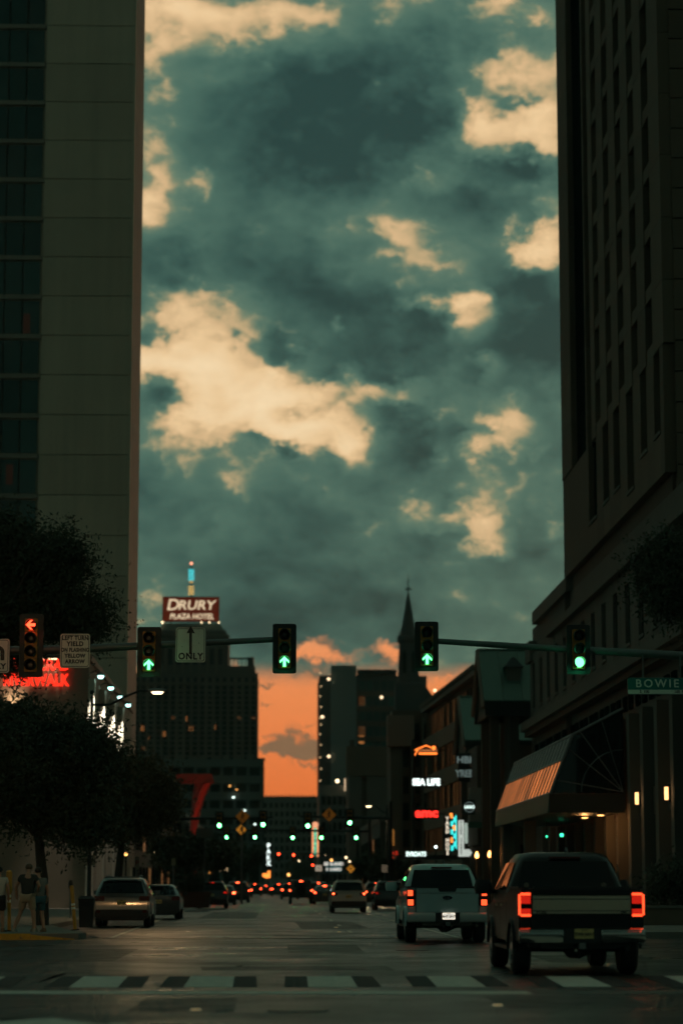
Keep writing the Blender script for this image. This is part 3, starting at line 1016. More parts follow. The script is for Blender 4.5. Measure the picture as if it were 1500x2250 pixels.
# warm lamps under the canopy
for i, (x, y) in enumerate(((15.2, 113.0), (15.0, 117.2))):
    d = thing('downlight', ['warm ceiling lamp near the front of the canopy soffit', 'warm ceiling lamp deeper under the canopy'][i], 'lamp', (x, y, 4.74), 0, 'lamps under the canopy')
    MB().tube([(0, 0, 0), (0, 0, -.09)], [.2, .24], 10).build('trim', M['greymetal'], d)
    MB().tube([(0, 0, -.092), (0, 0, -.13)], [.18, .13], 10).build('bulb', E['sodium'], d)
    light('glow', 'POINT', (0, 0, -.5), 55, (1, .45, .14), d, .15)
for i, (px, py) in enumerate(((1233, 1835), (1200, 1838))):
    p = at(px, py, 128)
    d = thing('exit_lamp', ['small green lamp under the canopy', 'fainter green lamp under the canopy'][i], 'lamp', p)
    MB().box(-.14, .14, 0, .08, -.1, .1).build('housing', M['darkmetal'], d)
    MB().sphere((0, -.05, 0), .10 if i == 0 else .05, 8, 6).build('bulb', emat('green_marker', (.05, 1, .45), 3), d)
    MB().tube([(0, .04, .1), (0, .04, 4.74 - p.z)], .02, 5).build('stem', M['darkmetal'], d)
# columns carrying the canopy's far end
for i, y in enumerate((137.5, 126.0)):
    cpo = bx('canopy_column', cp, 12.95, 13.55, y - .3, y + .3, .15, 4.73, M['stone2'])

# ---- gabled mall pavilions beyond
def pavilion(label, Yc, xl, ridge, eave, half, cupola=False, xr=24):
    o = thing('mall_pavilion', label, 'building', (xl + 3, Yc, 0), 0, 'green gabled roofs of the mall')
    lo = Vector(o.location)
    def L(x, y, z):
        return (x - lo.x, y - lo.y, z)
    n = 8
    for s in (-1, 1):
        for i in range(n):
            xa = xl + (xr - xl) * i / n
            xb = xl + (xr - xl) * (i + 1) / n
            MB().slab([L(xa + .015, Yc, ridge), L(xb - .015, Yc, ridge), L(xb - .015, Yc + s * half, eave), L(xa + .015, Yc + s * half, eave)], (0, 0, .09)).build('roof_sheet', M['greenroof'], o)
            MB().tube([L(xa, Yc, ridge + .1), L(xa, Yc + s * half, eave + .1)], .045, 5).build('seam', M['greenroof'], o)
        bx('eave_band', o, xl, xr, Yc + s * half - .1, Yc + s * half + .1, eave - .95, eave, M['darkmetal'])
        MB().tube([L(xl - .06, Yc, ridge + .05), L(xl - .06, Yc + s * half, eave - .4)], .16, 4).build('barge_board', M['beige2'], o)
    MB().slab([L(xl + .2, Yc - half + .1, eave - .9), L(xl + .2, Yc + half - .1, eave - .9), L(xl + .2, Yc, ridge - .25)], (.2, 0, 0)).build('gable_wall', M['stone3'], o)
    MB().tube([L(xl, Yc, ridge + .1), L(xr, Yc, ridge + .1)], .1, 6).build('ridge_cap', M['greenroof'], o)
    for x in (xl + .7, xl + 2.0, xl + 4.2):
        bx('post', o, x - .3, x + .3, Yc - half + .6, Yc - half + 1.2, .15, eave - .9, M['stone3'])
        bx('post', o, x - .3, x + .3, Yc + half - 1.2, Yc + half - .6, .15, eave - .9, M['stone3'])
    if cupola:
        cy = Yc - half * .5
        cz = (ridge + eave) / 2
        MB().box(-.45, .45, -.5, .8, -.7, .55).build('cupola', M['stone2'], o, L(xl + 2.1, cy, cz))
        MB().loft([[(-.65, -.7, .55), (.65, -.7, .55), (.65, 1, .55), (-.65, 1, .55)], [(-.1, -.05, 1.25), (.1, -.05, 1.25), (.1, .3, 1.25), (-.1, .3, 1.25)]]).build('cupola_roof', M['darkmetal'], o, L(xl + 2.1, cy, cz))
    return o
pav1 = pavilion('taller green gabled roof on posts, touching the stone hotel', 162.0, 13.75, 17.0, 13.3, 4.2, True)
pav2 = pavilion('lower green gabled roof behind the taller one', 181.0, 13.9, 15.3, 11.8, 5.0)
# round corner column under the taller gable
p = at(1122, 1640, 158.5)
MB().tube([(0, 0, .15), (0, 0, 13.0)], .42, 14).build('corner_column', M['stone2'], pav1, Vector((p.x, 158.9, 0)) - Vector(pav1.location), smooth=True)

# mall corner block with a round lit logo, column and dark upper wall
ml = thing('mall_corner', 'pale corner block of the mall below the green gables', 'building', (16, 168, 0))
x0 = at(1030, 1750, 167).x
bx('wall', ml, x0 + .6, 24, 167.3, 176, 4.2, 11.0, M['stone3'])
bx('pale_panel', ml, x0, at(1088, 1750, 167).x, 166.7, 167.25, zs(1808, 167), zs(1735, 167), mat('pale_panel', (.34, .33, .30), .8, var=.08, vscale=1))
bx('pale_panel', ml, at(1088, 1750, 167).x + .02, 20, 166.9, 167.28, zs(1808, 167), zs(1740, 167), M['stone2'])
bx('fascia', ml, x0 - .1, 20, 166.3, 166.68, zs(1822, 167), zs(1809, 167), M['tealmetal'])
bx('ground_wall', ml, x0 + 2.6, 24, 168.5, 176, .15, 4.2, M['recess'])
for px in (1109,):
    a = at(px, 1850, 160)
    bx('column', ml, a.x - .32, a.x + .32, 159.7, 160.3, .15, 5.3, mat('pale_column', (.40, .38, .34), .8, var=.1, vscale=1))
for i, px in enumerate((1047, 1075)):
    p = at(px, 1882 - i * 2, 160)
    s = thing('flame_lamp', ['left of two orange flame lamps by the mall door', 'right of two orange flame lamps by the mall door'][i], 'lamp', (p.x, 160, p.z), 0, 'flame lamps by the mall door')
    MB().tube([(0, .2, -.2), (0, 0, -.25), (0, 0, -.1)], .03, 6).build('arm', M['darkmetal'], s)
    MB().tube([(0, 0, -.1), (0, 0, .02), (0, 0, .18), (0, 0, .32)], [.07, .13, .10, .02], 8).build('flame', emat('flame', (1, .36, .09), 9), s, smooth=True)
    light('glow', 'POINT', (0, -.25, .1), 22, (1, .4, .12), s, .1)
    bx('lamp_post', ml, p.x - .06, p.x + .06, 160.15, 160.3, .15, p.z + .2, M['darkmetal'])

def plaque(name, label, px0, py0, px1, py1, Y, back, group=None, th=.12):
    a, b = at(px0, py0, Y), at(px1, py1, Y)
    o = thing(name, label, 'sign', ((a.x + b.x) / 2, Y, (a.z + b.z) / 2), 0, group)
    w, h = abs(b.x - a.x), abs(a.z - b.z)
    MB().box(-w / 2, w / 2, 0, th, -h / 2, h / 2).build('panel', back, o, bevel=.02)
    return o, w, h
mlz = 166.5
o, w, h = plaque('round_logo_sign', 'round pale lit logo on the mall corner', 1018, 1757, 1043, 1790, 166.4, mat('logo_back', (.03, .045, .045), .6))
MB().tube([(0, -.03, 0), (0, -.06, 0)], w * .46, 20).build('ring', E['letterdim'], o)
MB().tube([(0, -.065, 0), (0, -.08, 0)], w * .40, 20).build('disc', M['signblack'], o)
letters(o, 'LEGO', w * .36, E['letterwhite'], (0, -.1, 0), .01)
o, w, h = plaque('blade_sign', 'dark hanging sign with two short rows of pale letters', 1006, 1655, 1032, 1718, 172, M['signblack'])
letters(o, 'HBI', h * .34, E['letterdim'], (.0, -.02, h * .26), .015)
letters(o, 'YREE', h * .34, E['letterdim'], (.0, -.02, -h * .22), .015, sx=.8)
bx('bracket', o, o.location.x + w / 2, o.location.x + w / 2 + 1.6, 172.02, 172.1, o.location.z - .05, o.location.z + .05, M['darkmetal'])
# vertical signs by the mall entrance
def stacked(o, s, m, x, ztop, step, size, y=-.02, bold=.02):
    for i, ch in enumerate(s):
        if ch != ' ':
            letters(o, ch, size, m, (x, y, ztop - i * step), bold, 'letter')
o, w, h = plaque('vertical_sign', 'narrow black sign with stacked white letters YARD HOUSE', 975, 1793, 990, 1892, 186, M['signblack'])
stacked(o, 'YARD HOUSE', emat('yard_letter', (1, .86, .66), 1.0), 0, h * .44, h / 10.4, h / 9.6)
o, w, h = plaque('neon_column', 'slim column sign glowing cyan and orange', 988, 1788, 1002, 1872, 187, M['signblack'])
for i in range(9):
    zc = h * .46 - i * h / 9.4
    cx = (-.12, .1)[i % 2]
    MB().tube([(cx, -.06, zc - .22), (cx + (.05 if i % 3 else -.05), -.06, zc + .16)], .11, 8).build('neon_tube', (E['orange'], E['cyan'], E['cyan'])[i % 3], o, smooth=True)
MB().tube([(.22, -.06, -h * .42), (.22, -.06, h * .46)], .05, 6).build('neon_tube', E['cyan'], o)
o, w, h = plaque('arrow_banner', 'white lit vertical banner with black letters and an arrow foot', 1006, 1802, 1019, 1882, 176, emat('lit_banner', (.90, 1, .90), .55))
stacked(o, 'ALAMO STREET', M['signblack'], 0, h * .45, h / 12.6, h / 13.5, -.03, .01)
MB().slab([(w * .5, .02, -h * .5), (w * 1.45, .02, -h * .5), (w * 1.95, .02, -h * .40), (w * 1.45, .02, -h * .3), (w * .5, .02, -h * .3)], (0, .1, 0)).build('arrow_foot', emat('lit_banner', (.90, 1, .90), .55), o)
MB().box(w * .62, w * 1.5, .02, .1, -h * .14, h * .42).build('side_panel', emat('lit_banner2', (.8, 1, .86), .4), o)
o, w, h = plaque('shop_sign', 'green lit letters above the mall door', 1056, 1824, 1074, 1846, 168, M['signblack'])
letters(o, 'MA', h * .6, emat('green_letter', (.02, 1, .25), .9), (0, -.02, h * .18), .02)
letters(o, 'RKET', h * .36, emat('green_letter', (.02, 1, .25), .9), (0, -.02, -h * .25), .02)
o, w, h = plaque('canopy_sign', 'small white lit lettering on a dark canopy over the pavement', 893, 1870, 934, 1884, 176, M['signblack'])
letters(o, 'EVRDATS', h * .95, E['letterwhite'], (0, -.02, 0), .02, sx=.8)
bx('awning', o, o.location.x - 1.4, o.location.x + 3.4, 176.13, 181, o.location.z - .35, o.location.z - .05, M['darkmetal'])
bx('awning_post', o, o.location.x - 1.2, o.location.x - 1.08, 180, 180.12, .15, o.location.z - .36, M['darkmetal'])

# ---- cinema building running down the right side, turned a little towards the street
na, nb_ = Vector((at(1050, 1463, 188).x, 188, 0)), Vector((at(930, 1557, 232).x, 232, 0))
ang = math.atan2(nb_.y - na.y, nb_.x - na.x) - pi / 2
amc = thing('cinema_building', 'long brown building with rows of dim amber ribbon windows', 'building', na, ang)
HA = at(1050, 1463, 188).z
Lf = (nb_ - na).length
bx('wall', amc, .45, 30, 0, Lf, 0, HA - .6, M['stone3'], False)
bx('parapet', amc, -.25, 1.5, -.1, Lf + .1, HA - .6, HA, M['stone2'], False)
for i in range(30):
    bx('cornice_bracket', amc, -.5, -.26, i * Lf / 30, i * Lf / 30 + .5, HA - .25, HA + .12, M['stone2'], False)
nfa = 5
fh = (HA - .6) / nfa
for f in range(1, nfa):
    bx('spandrel_band', amc, -.02, .44, 0, Lf, f * fh - .55, f * fh + .95, M['stone'], False)
    for i in range(20):
        ya = i * Lf / 20
        r = random.random()
        bx('window_pane', amc, .2, .26, ya + .12, ya + Lf / 20 - .12, f * fh + .98, (f + 1) * fh - .6, E['amberwin'] if r < .30 else E['dimwin'] if r < .55 else M['recess'], False)
        bx('pier', amc, .03, .44, ya - .1, ya + .1, f * fh + .96, (f + 1) * fh - .56, M['stone'], False)
# blade signs hanging off a mast on that building
mast = thing('sign_mast', 'dark sign mast standing beside the cinema', 'mast', (at(908, 1700, 203).x, 203.2, 0))
MB().tube([(0, 0, .15), (0, 0, at(908, 1625, 203).z)], .14, 8).build('pole', M['darkmetal'], mast)
for py in (1648, 1719, 1788):
    zz = at(936, py, 203).z
    MB().box(0, 2.6, .12, .2, zz - .05, zz + .05).build('bracket', M['darkmetal'], mast)
o, w, h = plaque('amber_roof_sign', 'topmost blade sign, an orange house outline with a sun', 909, 1636, 962, 1661, 203, M['signblack'])
og = emat('house_sign_orange', (1, .20, .03), 2.6)
MB().tube([(-w * .47, -.04, -h * .45), (-w * .36, -.04, h * .02), (-w * .47, -.04, h * .0), (0, -.04, h * .42), (w * .22, -.04, h * .22)], .05, 6).build('roof_outline', og, o)
MB().tube([(w * .32, -.03, h * .22), (w * .32, -.06, h * .22)], .16, 12).build('sun', og, o)
MB().box(-w * .3, w * .46, -.04, 0, -h * .36, -h * .22).build('base_bar', og, o)
letters(o, 'LONGHORN', h * .3, emat('house_letter', (.8, .25, .08), .8), (w * .05, -.03, -h * .04), .01)
o, w, h = plaque('white_blade_sign', 'middle blade sign with white glowing letters SEA LIFE', 912, 1707, 963, 1731, 203, M['signblack'])
letters(o, 'SEA LIFE', h * .82, emat('sea_letter', (.85, 1, .95), 2.2), (-w * .03, -.03, 0), .03, sx=.86)
o, w, h = plaque('red_blade_sign', 'lowest blade sign with red glowing letters amc', 911, 1776, 963, 1799, 203, M['signblack'])
letters(o, 'amc', h * 1.15, emat('amc_letter', (1, .03, .02), 2.2), (0, -.03, h * .04), .05, sx=1.15)

# ---- pale stepped building past the cinema
st_b = thing('stepped_building', 'pale stepped masonry building between the cinema and the brown block', 'building', (13, 238, 0))
a, b = at(851, 1600, 238), at(932, 1600, 238)
bx('wall', st_b, a.x + .5, b.x + 4, 238.4, 250, 0, at(880, 1560, 238).z, M['stone3'])
bx('ledge', st_b, a.x, a.x + 2.6, 237.6, 240, at(850, 1640, 238).z, at(850, 1572, 238).z, M['beige2'])
bx('pier', st_b, a.x + .3, a.x + 1.2, 238.05, 238.35, 0, at(850, 1642, 238).z, M['stone2'])
for i in range(6):
    for j in range(3):
        bx('window_pane', st_b, a.x + 1.5 + j * 1.05, a.x + 2.1 + j * 1.05, 238.3, 238.38, 2.5 + i * 2.6, 4.2 + i * 2.6, M['recess'])
        bx('pier', st_b, a.x + 1.25 + j * 1.05, a.x + 1.46 + j * 1.05, 238.1, 238.38, 1, 17.8, M['stone2'])

# ---- brown slab block
bb = thing('brown_block', 'blank brown slab building with one dark slot, right of the street end', 'building', (at(818, 1700, 330).x, 330, 0))
a, b = at(766, 1640, 330), at(874, 1640, 330)
sl = at(800, 1700, 330).x
zt = a.z
for (xa, xb) in ((a.x, sl - .35), (sl + .35, b.x)):
    zz = 0
    while zz < zt - 4:
        bx('wall_panel', bb, xa, xb, 330, 330.5, zz + .02, min(zz + 4.2, zt - 4) - .02, M['stone2'])
        zz += 4.2
bx('wall_panel', bb, a.x - .3, b.x, 329.8, 330.5, zt - 4.0, zt, M['stone'])
bx('wall', bb, a.x + .02, b.x, 330.52, 345, 0, zt - .1, M['stone3'])
p = at(800, 1520, 330)
bx('lit_room', bb, a.x + .1, a.x + .8, 330.1, 330.5, zt + .02, zt + .9, M['stone3'])

# ---- dark modern tower with a pale panel
tb = thing('dark_tower', 'dark modern tower with one pale panel and a string of tiny lights', 'building', (at(786, 1600, 560).x, 560, 0))
def X5(px):
    return at(px, 1700, 560).x
zt = at(715, 1482, 560).z
bx('wall', tb, X5(702), X5(940), 563, 590, 0, zt, mat('dark_cladding', (.045, .055, .055), .5, var=.1, vscale=.2))
bx('pale_panel', tb, X5(727), X5(783), 560, 563.2, 0, at(750, 1462, 560).z, mat('grey_cladding', (.20, .225, .215), .7, var=.08, vscale=.2))
bx('roof_slab', tb, X5(786), X5(872), 561, 566, zt + .1, at(786, 1470, 560).z, M['darkmetal'])
fh = 3.5
for f in range(int(zt / fh)):
    for c_ in range(5):
        xa = X5(788) + c_ * (X5(868) - X5(788)) / 5
        r = random.random()
        bx('window_pane', tb, xa + .12, xa + 1.55, 562.7, 562.9, f * fh + .8, f * fh + 3.1, M['glass'] if r < .93 else E['dimwin'])
    bx('spandrel_band', tb, X5(784), X5(870), 562.4, 562.98, f * fh - .5, f * fh + .6, M['stone3'])
for i in range(16):
    p = at(703 + 2 * (i % 2), 1480 + i * 23 + random.uniform(-6, 6), 559.5)
    s = MB().sphere((0, 0, 0), .14, 8, 6).build('string_bulb', emat('string_light', (1, .66, .33), 1.6), None, p)
    tag(s, 'tiny warm bulb on the corner of the dark tower', 'lamp', 'string of bulbs down the dark tower')
for i, (px, py) in enumerate(((722, 1492), (708, 1575), (722, 1662), (838, 1532), (955, 1517))):
    p = at(px, py, 559.4)
    s = MB().sphere((0, 0, 0), .32, 8, 6).build('facade_bulb', emat('facade_light', (1, .72, .42), 3), None, p)
    tag(s, ['small lamp at the top left of the dark tower', 'small lamp upper on the dark strip of the tower', 'small lamp low on the dark strip of the tower', 'small amber lamp among the dark tower windows', 'small lamp on the roof right of the steeple'][i], 'lamp')
p = at(793, 1622, 562)
s = bx('lit_window', tb, p.x - .5, p.x + .7, 562.55, 562.65, p.z - 1.2, p.z + .6, emat('amber_room', (1, .36, .09), .4))

# ---- lower lit block left of the brown one
lb = thing('lamp_lit_block', 'grey low block with a lit vertical fin beside the brown slab', 'building', (at(735, 1800, 420).x, 420, 0))
a, b = at(702, 1725, 420), at(766, 1725, 420)
bx('wall', lb, a.x, b.x, 420, 432, 0, a.z, mat('grey_block', (.12, .135, .13), .8, var=.1, vscale=.3))
for i in range(7):
    for j in range(5):
        bx('window_pane', lb, a.x + .4 + j * .95, a.x + 1.0 + j * .95, 419.8, 419.96, 2 + i * 2.2, 3.4 + i * 2.2, M['recess'])
p = at(761, 1722, 419)
bx('lit_fin', lb, p.x - .35, p.x + .35, 419, 419.7, p.z - 1.2, p.z + .9, emat('fin_glow', (1, .70, .42), .8))
p = at(741, 1716, 418)
s = MB().sphere((0, 0, 0), .3, 8, 6).build('facade_bulb', E['warm'], None, p)
tag(s, 'bright star-like lamp beside the lit fin', 'lamp')

# ---- church steeple
ch = thing('church_steeple', 'dark pointed church steeple rising above the roofs', 'church', (at(897, 1500, 480).x, 480, 0))
def ring(w, z, n=4, rot=pi / 4):
    return [(w * sqrt(2) * cos(rot + 2 * pi * k / n) if n == 4 else w * cos(rot + 2 * pi * k / n), w * sqrt(2) * sin(rot + 2 * pi * k / n) if n == 4 else w * sin(rot + 2 * pi * k / n), z) for k in range(n)]
def zc(py):
    return at(897, py, 480).z
dk = mat('steeple_slate', (.045, .05, .05), .8, var=.15, vscale=.5)
MB().loft([ring(2.9, 0), ring(2.7, zc(1505)), ring(2.05, zc(1500)), ring(1.75, zc(1415)), ring(2.15, zc(1408)), ring(2.15, zc(1400)), ring(1.7, zc(1398))]).build('tower', dk, ch)
MB().loft([ring(1.85, zc(1398), 8, pi / 8), ring(1.35, zc(1375), 8, pi / 8), ring(.18, zc(1303), 8, pi / 8)]).build('spire', dk, ch)
MB().tube([(0, 0, zc(1304)), (0, 0, zc(1262))], [.16, .05], 6).build('finial', M['darkmetal'], ch)
MB().box(-.65, .65, -.1, .1, zc(1296), zc(1293)).build('cross_arm', M['darkmetal'], ch)
for s in (-1, 1):
    MB().loft([[(q + s * 1.95, r_, zc(1409)) for q, r_ in ((-.25, -2.2), (.25, -2.2), (.25, -1.7), (-.25, -1.7))], [(q * .1 + s * 1.95, -1.95 + r_ * 0, zc(1388)) for q, r_ in ((-.25, 0), (.25, 0), (.25, .02), (-.25, .02))]]).build('pinnacle', dk, ch)
    MB().slab([(s * .9 - .35, -2.25, zc(1480)), (s * .9 + .35, -2.25, zc(1480)), (s * .9 + .35, -2.2, zc(1440)), (s * .9, -2.2, zc(1430)), (s * .9 - .35, -2.2, zc(1440))], (0, .3, 0)).build('louvre', M['recess'], ch)
MB().prism_y([(-3.4, 0), (9, 0), (9, zc(1600)), (3.2, zc(1505)), (-2.7, zc(1590))], -1, 16).build('nave', dk, ch)

# ---- rooftop-sign hotel
YD = 620.0
def XD(px, py=1600):
    return at(px, py, YD).x
def ZD(py):
    return at(430, py, YD).z
dr = thing('sign_hotel', 'tall stepped brick hotel with a big red rooftop sign', 'building', (XD(430), YD, 0))
brick = mat('dark_brick', (.085, .075, .062), .85, var=.12, vscale=.15)
brick2 = mat('brown_brick', (.14, .11, .085), .85, var=.12, vscale=.15)
zt = ZD(1478)
bx('wall', dr, XD(290), XD(566), YD + 1.2, YD + 30, 0, zt, brick)
ncol = 17
cw = (XD(565) - XD(291)) / ncol
rows = 15
z0 = ZD(1672)
rh = (ZD(1505) - z0) / rows
for c_ in range(ncol):
    xa = XD(291) + c_ * cw
    wide = c_ % 4 == 2
    bx('pier', dr, xa - (.42 if c_ % 4 in (2, 3) else .22), xa + (.42 if c_ % 4 in (2, 3) else .22), YD, YD + 1.15, 0, zt - 1.5, brick2)
    for r_ in range(rows):
        q = random.random()
        bx('window_pane', dr, xa + .45, xa + cw - .45, YD + .9, YD + 1.12, z0 + r_ * rh + .35, z0 + (r_ + 1) * rh - .25, E['dimwin'] if q < .012 else M['recess'])
    if c_ % 4 in (2,):
        for r_ in range(rows):
            bx('spandrel', dr, xa + .42, xa + cw - .42, YD + .5, YD + 1.14, z0 + r_ * rh - .24, z0 + r_ * rh + .34, brick2)
    bx('attic_window', dr, xa + .5, xa + cw - .5, YD + .7, YD + .78, ZD(1498), ZD(1488), M['recess'])
bx('attic_band', dr, XD(289), XD(567), YD - .2, YD + 1.1, ZD(1503), ZD(1500), brick2)
bx('attic_wall', dr, XD(290), XD(566), YD + .8, YD + 1.15, ZD(1499), zt, brick)
for i, (px, py) in enumerate(((360, 1612), (420, 1600), (312, 1600), (324, 1623), (433, 1464), (486, 1464), (470, 1597), (407, 1579))):
    bx('lit_window', dr, XD(px) - .55, XD(px) + .5, YD + .6, YD + .72, ZD(py) - .7, ZD(py) + .6, emat('hotel_room', (1, .36, .10), .16 if i not in (4, 5, 6) else .8))
# right shoulder with roof frame, central mass, mansard
bx('shoulder', dr, XD(500), XD(560), YD + 1.3, YD + 28, zt, ZD(1462), brick)
for i in range(7):
    x = XD(504) + i * (XD(556) - XD(504)) / 6
    bx('roof_frame_post', dr, x - .1, x + .1, YD + 2, YD + 2.3, ZD(1462), ZD(1447), M['darkmetal'])
bx('roof_frame_rail', dr, XD(503), XD(557), YD + 2, YD + 2.4, ZD(1447), ZD(1443), M['darkmetal'])
bx('roof_plant', dr, XD(543), XD(557), YD + 3, YD + 8, ZD(1462), ZD(1441), M['darkmetal'])
bx('central_mass', dr, XD(318), XD(500), YD + .4, YD + 26, zt, ZD(1395), brick)
bx('ledge', dr, XD(316), XD(502), YD + .1, YD + 26.2, ZD(1397), ZD(1393), brick2)
for c_ in range(9):
    xa = XD(326) + c_ * (XD(492) - XD(326)) / 9
    bx('arched_window', dr, xa + .5, xa + 1.6, YD + .25, YD + .38, ZD(1460), ZD(1425), M['recess'])
    bx('pier', dr, xa - .15, xa + .3, YD + .05, YD + .39, zt, ZD(1400), brick2)
bx('upper_mass', dr, XD(338), XD(495), YD + 2, YD + 24, ZD(1393), ZD(1383), brick)
MB().loft([[(XD(342) - dr.location.x, 3, ZD(1383)), (XD(492) - dr.location.x, 3, ZD(1383)), (XD(492) - dr.location.x, 22, ZD(1383)), (XD(342) - dr.location.x, 22, ZD(1383))],
           [(XD(354) - dr.location.x, 6, ZD(1364)), (XD(480) - dr.location.x, 6, ZD(1364)), (XD(480) - dr.location.x, 19, ZD(1364)), (XD(354) - dr.location.x, 19, ZD(1364))]]).build('mansard_roof', mat('verdigris_roof', (.05, .10, .085), .6, var=.15, vscale=.3), dr)
# rooftop sign
sx0, sx1, sz0, sz1 = XD(356, 1335), XD(480, 1335), ZD(1360), ZD(1307)
sg = thing('rooftop_sign', 'large rust red rooftop billboard reading DRURY PLAZA HOTEL', 'sign', ((sx0 + sx1) / 2, YD + 5.5, sz0))
W, H = sx1 - sx0, sz1 - sz0
MB().box(-W / 2, W / 2, 0, .6, 0, H).build('board', mat('rust_red_board', (.16, .022, .010), .7, var=.35, vscale=.25, emit=(1, .10, .03), es=.06), sg)  # warm sign lighting put into the red board as faint emission
fr = MB()
fr.box(-W / 2 - .12, W / 2 + .12, -.15, .7, H, H + .18).box(-W / 2 - .12, W / 2 + .12, -.15, .7, -.18, 0).box(-W / 2 - .12, -W / 2, -.15, .7, 0, H).box(W / 2, W / 2 + .12, -.15, .7, 0, H)
fr.build('frame', M['darkmetal'], sg)
letters(sg, 'D', H * .66, E['cream'], (-W * .33, -.1, H * .665), .05, 'letter', shear=.18, sx=1.05)
letters(sg, 'RURY', H * .54, E['cream'], (W * .09, -.1, H * .655), .05, 'letter', shear=.18, sx=1.12)
letters(sg, 'PLAZA', H * .31, E['cream'], (-W * .195, -.1, H * .19), .05, 'letter', shear=.18, sx=.92)
letters(sg, 'HOTEL', H * .31, E['cream'], (W * .215, -.1, H * .19), .05, 'letter', shear=.18, sx=.92)
for i in range(9):
    x = -W / 2 + .4 + i * (W - .8) / 8
    MB().box(x - .08, x + .08, .1, .4, -.75, -.19).build('leg', M['greymetal'], sg)
for i, px in enumerate((355, 442, 459, 480)):
    s = MB().sphere((0, 0, 0), .24 if i in (0,) else .17, 8, 6).build('sign_lamp', E['warm'], None, (XD(px, 1363), YD + 5.0, ZD(1363)))
    tag(s, ['lamp at the left foot of the rooftop sign', 'lamp under the middle of the rooftop sign', 'lamp right of the middle under the rooftop sign', 'lamp at the right foot of the rooftop sign'][i], 'lamp')
bc = thing('roof_beacon', 'mast beacon with cyan and yellow light rings above the rooftop sign', 'beacon', (XD(418, 1270), YD + 8, sz1))
MB().tube([(0, 0, -3), (0, 0, ZD(1232) - sz1)], [.22, .12], 8).build('mast', M['darkmetal'], bc)
for i in range(5):
    MB().tube([(0, 0, ZD(1266 - i * 5.2) - sz1), (0, 0, ZD(1264.0 - i * 5.2) - sz1)], .78, 12).build('cyan_ring', emat('beacon_cyan', (.08, .75, .80), 1.1), bc)
for i in range(4):
    MB().tube([(0, 0, ZD(1298 - i * 5.2) - sz1), (0, 0, ZD(1296.0 - i * 5.2) - sz1)], .78, 12).build('yellow_ring', emat('beacon_yellow', (1, .62, .18), .8), bc)
MB().tube([(0, 0, ZD(1271.5) - sz1), (0, 0, ZD(1269) - sz1)], .5, 12).build('yellow_ring', emat('beacon_yellow', (1, .62, .18), .8), bc)
MB().sphere((0, 0, ZD(1229) - sz1), .36, 8, 6).build('top_lamp', emat('beacon_top', (1, .35, .2), 2.5), bc)

# ---- street-end building with rows of windows
YE = 760.0
def XE(px):
    return at(px, 1800, YE).x
def ZE(py):
    return at(640, py, YE).z
en = thing('street_end_building', 'pale grey building closing the street under the orange sky', 'building', (XE(640), YE, 0))
ew = mat('pale_grey_masonry', (.17, .19, .175), .85, var=.1, vscale=.1)
bx('wall', en, XE(574), XE(700), YE + .6, YE + 20, 0, ZE(1750), ew)
bx('cornice', en, XE(572), XE(702), YE - .1, YE + 1, ZE(1754), ZE(1750), ew)
for i in range(15):
    x = XE(576) + i * (XE(698) - XE(576)) / 14
    bx('finial', en, x - .25, x + .25, YE, YE + .5, ZE(1750), ZE(1746.5), ew)
nr = 9
for r_ in range(nr):
    zb = ZE(1775 + r_ * 19)
    zt = ZE(1764 + r_ * 19)
    bx('floor_band', en, XE(574), XE(700), YE + .2, YE + .58, zt + .15, ZE(1758 + r_ * 19) , ew)
    for i in range(10):
        x = XE(583) + i * 12.0 * YE / F
        bx('window_pane', en, x - .48, x + .48, YE + .5, YE + .58, zb, zt, M['recess'])

# ---- narrow pier building at the edge of the sunset
pr = thing('narrow_pier_building', 'narrow dark building with a small cornice at the left edge of the sunset', 'building', (XD(573), 600, 0))
a, b = at(566, 1670, 600), at(580, 1670, 600)
bx('wall', pr, a.x, b.x, 600, 606, 0, a.z, brick)
bx('cornice', pr, a.x - .2, b.x + .25, 599.7, 606.2, a.z, a.z + .5, brick2)
for i in range(10):
    bx('pilaster_block', pr, a.x + .4, a.x + .9, 599.75, 599.98, 2 + i * 2.9, 4.4 + i * 2.9, brick2)

# ---- parking garage on the left
YG = 540.0
gr_ = thing('parking_garage', 'open parking garage with stacked dark decks below the sign hotel', 'building', (at(470, 1800, YG).x, YG, 0))
gx0, gx1 = at(340, 1750, YG).x, at(579, 1750, YG).x
deck = mat('garage_concrete', (.10, .13, .12), .85, var=.12, vscale=.2)
tops = [1668, 1704, 1740, 1776, 1812, 1848, 1884]
zg = [at(470, v, YG).z for v in tops]
bx('back_wall', gr_, gx0, gx1, YG + 6, YG + 30, 0, zg[0] - .3, M['recess'])
for i, z in enumerate(zg):
    bx('deck_edge', gr_, gx0, gx1, YG, YG + 6, z - 1.7, z, deck)
for i in range(9):
    x = gx0 + (gx1 - gx0) * (i + .02) / 8.2
    bx('garage_column', gr_, x - .35, x + .35, YG + .5, YG + 1.3, 0, zg[0] - 1.7, deck)
for i in range(8):
    x = at(360 + i * 26, 1660, YG).x
    bx('plant_box', gr_, x, x + random.uniform(.8, 2.2), YG + 3, YG + 5, zg[0], zg[0] + random.uniform(.6, 1.6), M['stone2'])
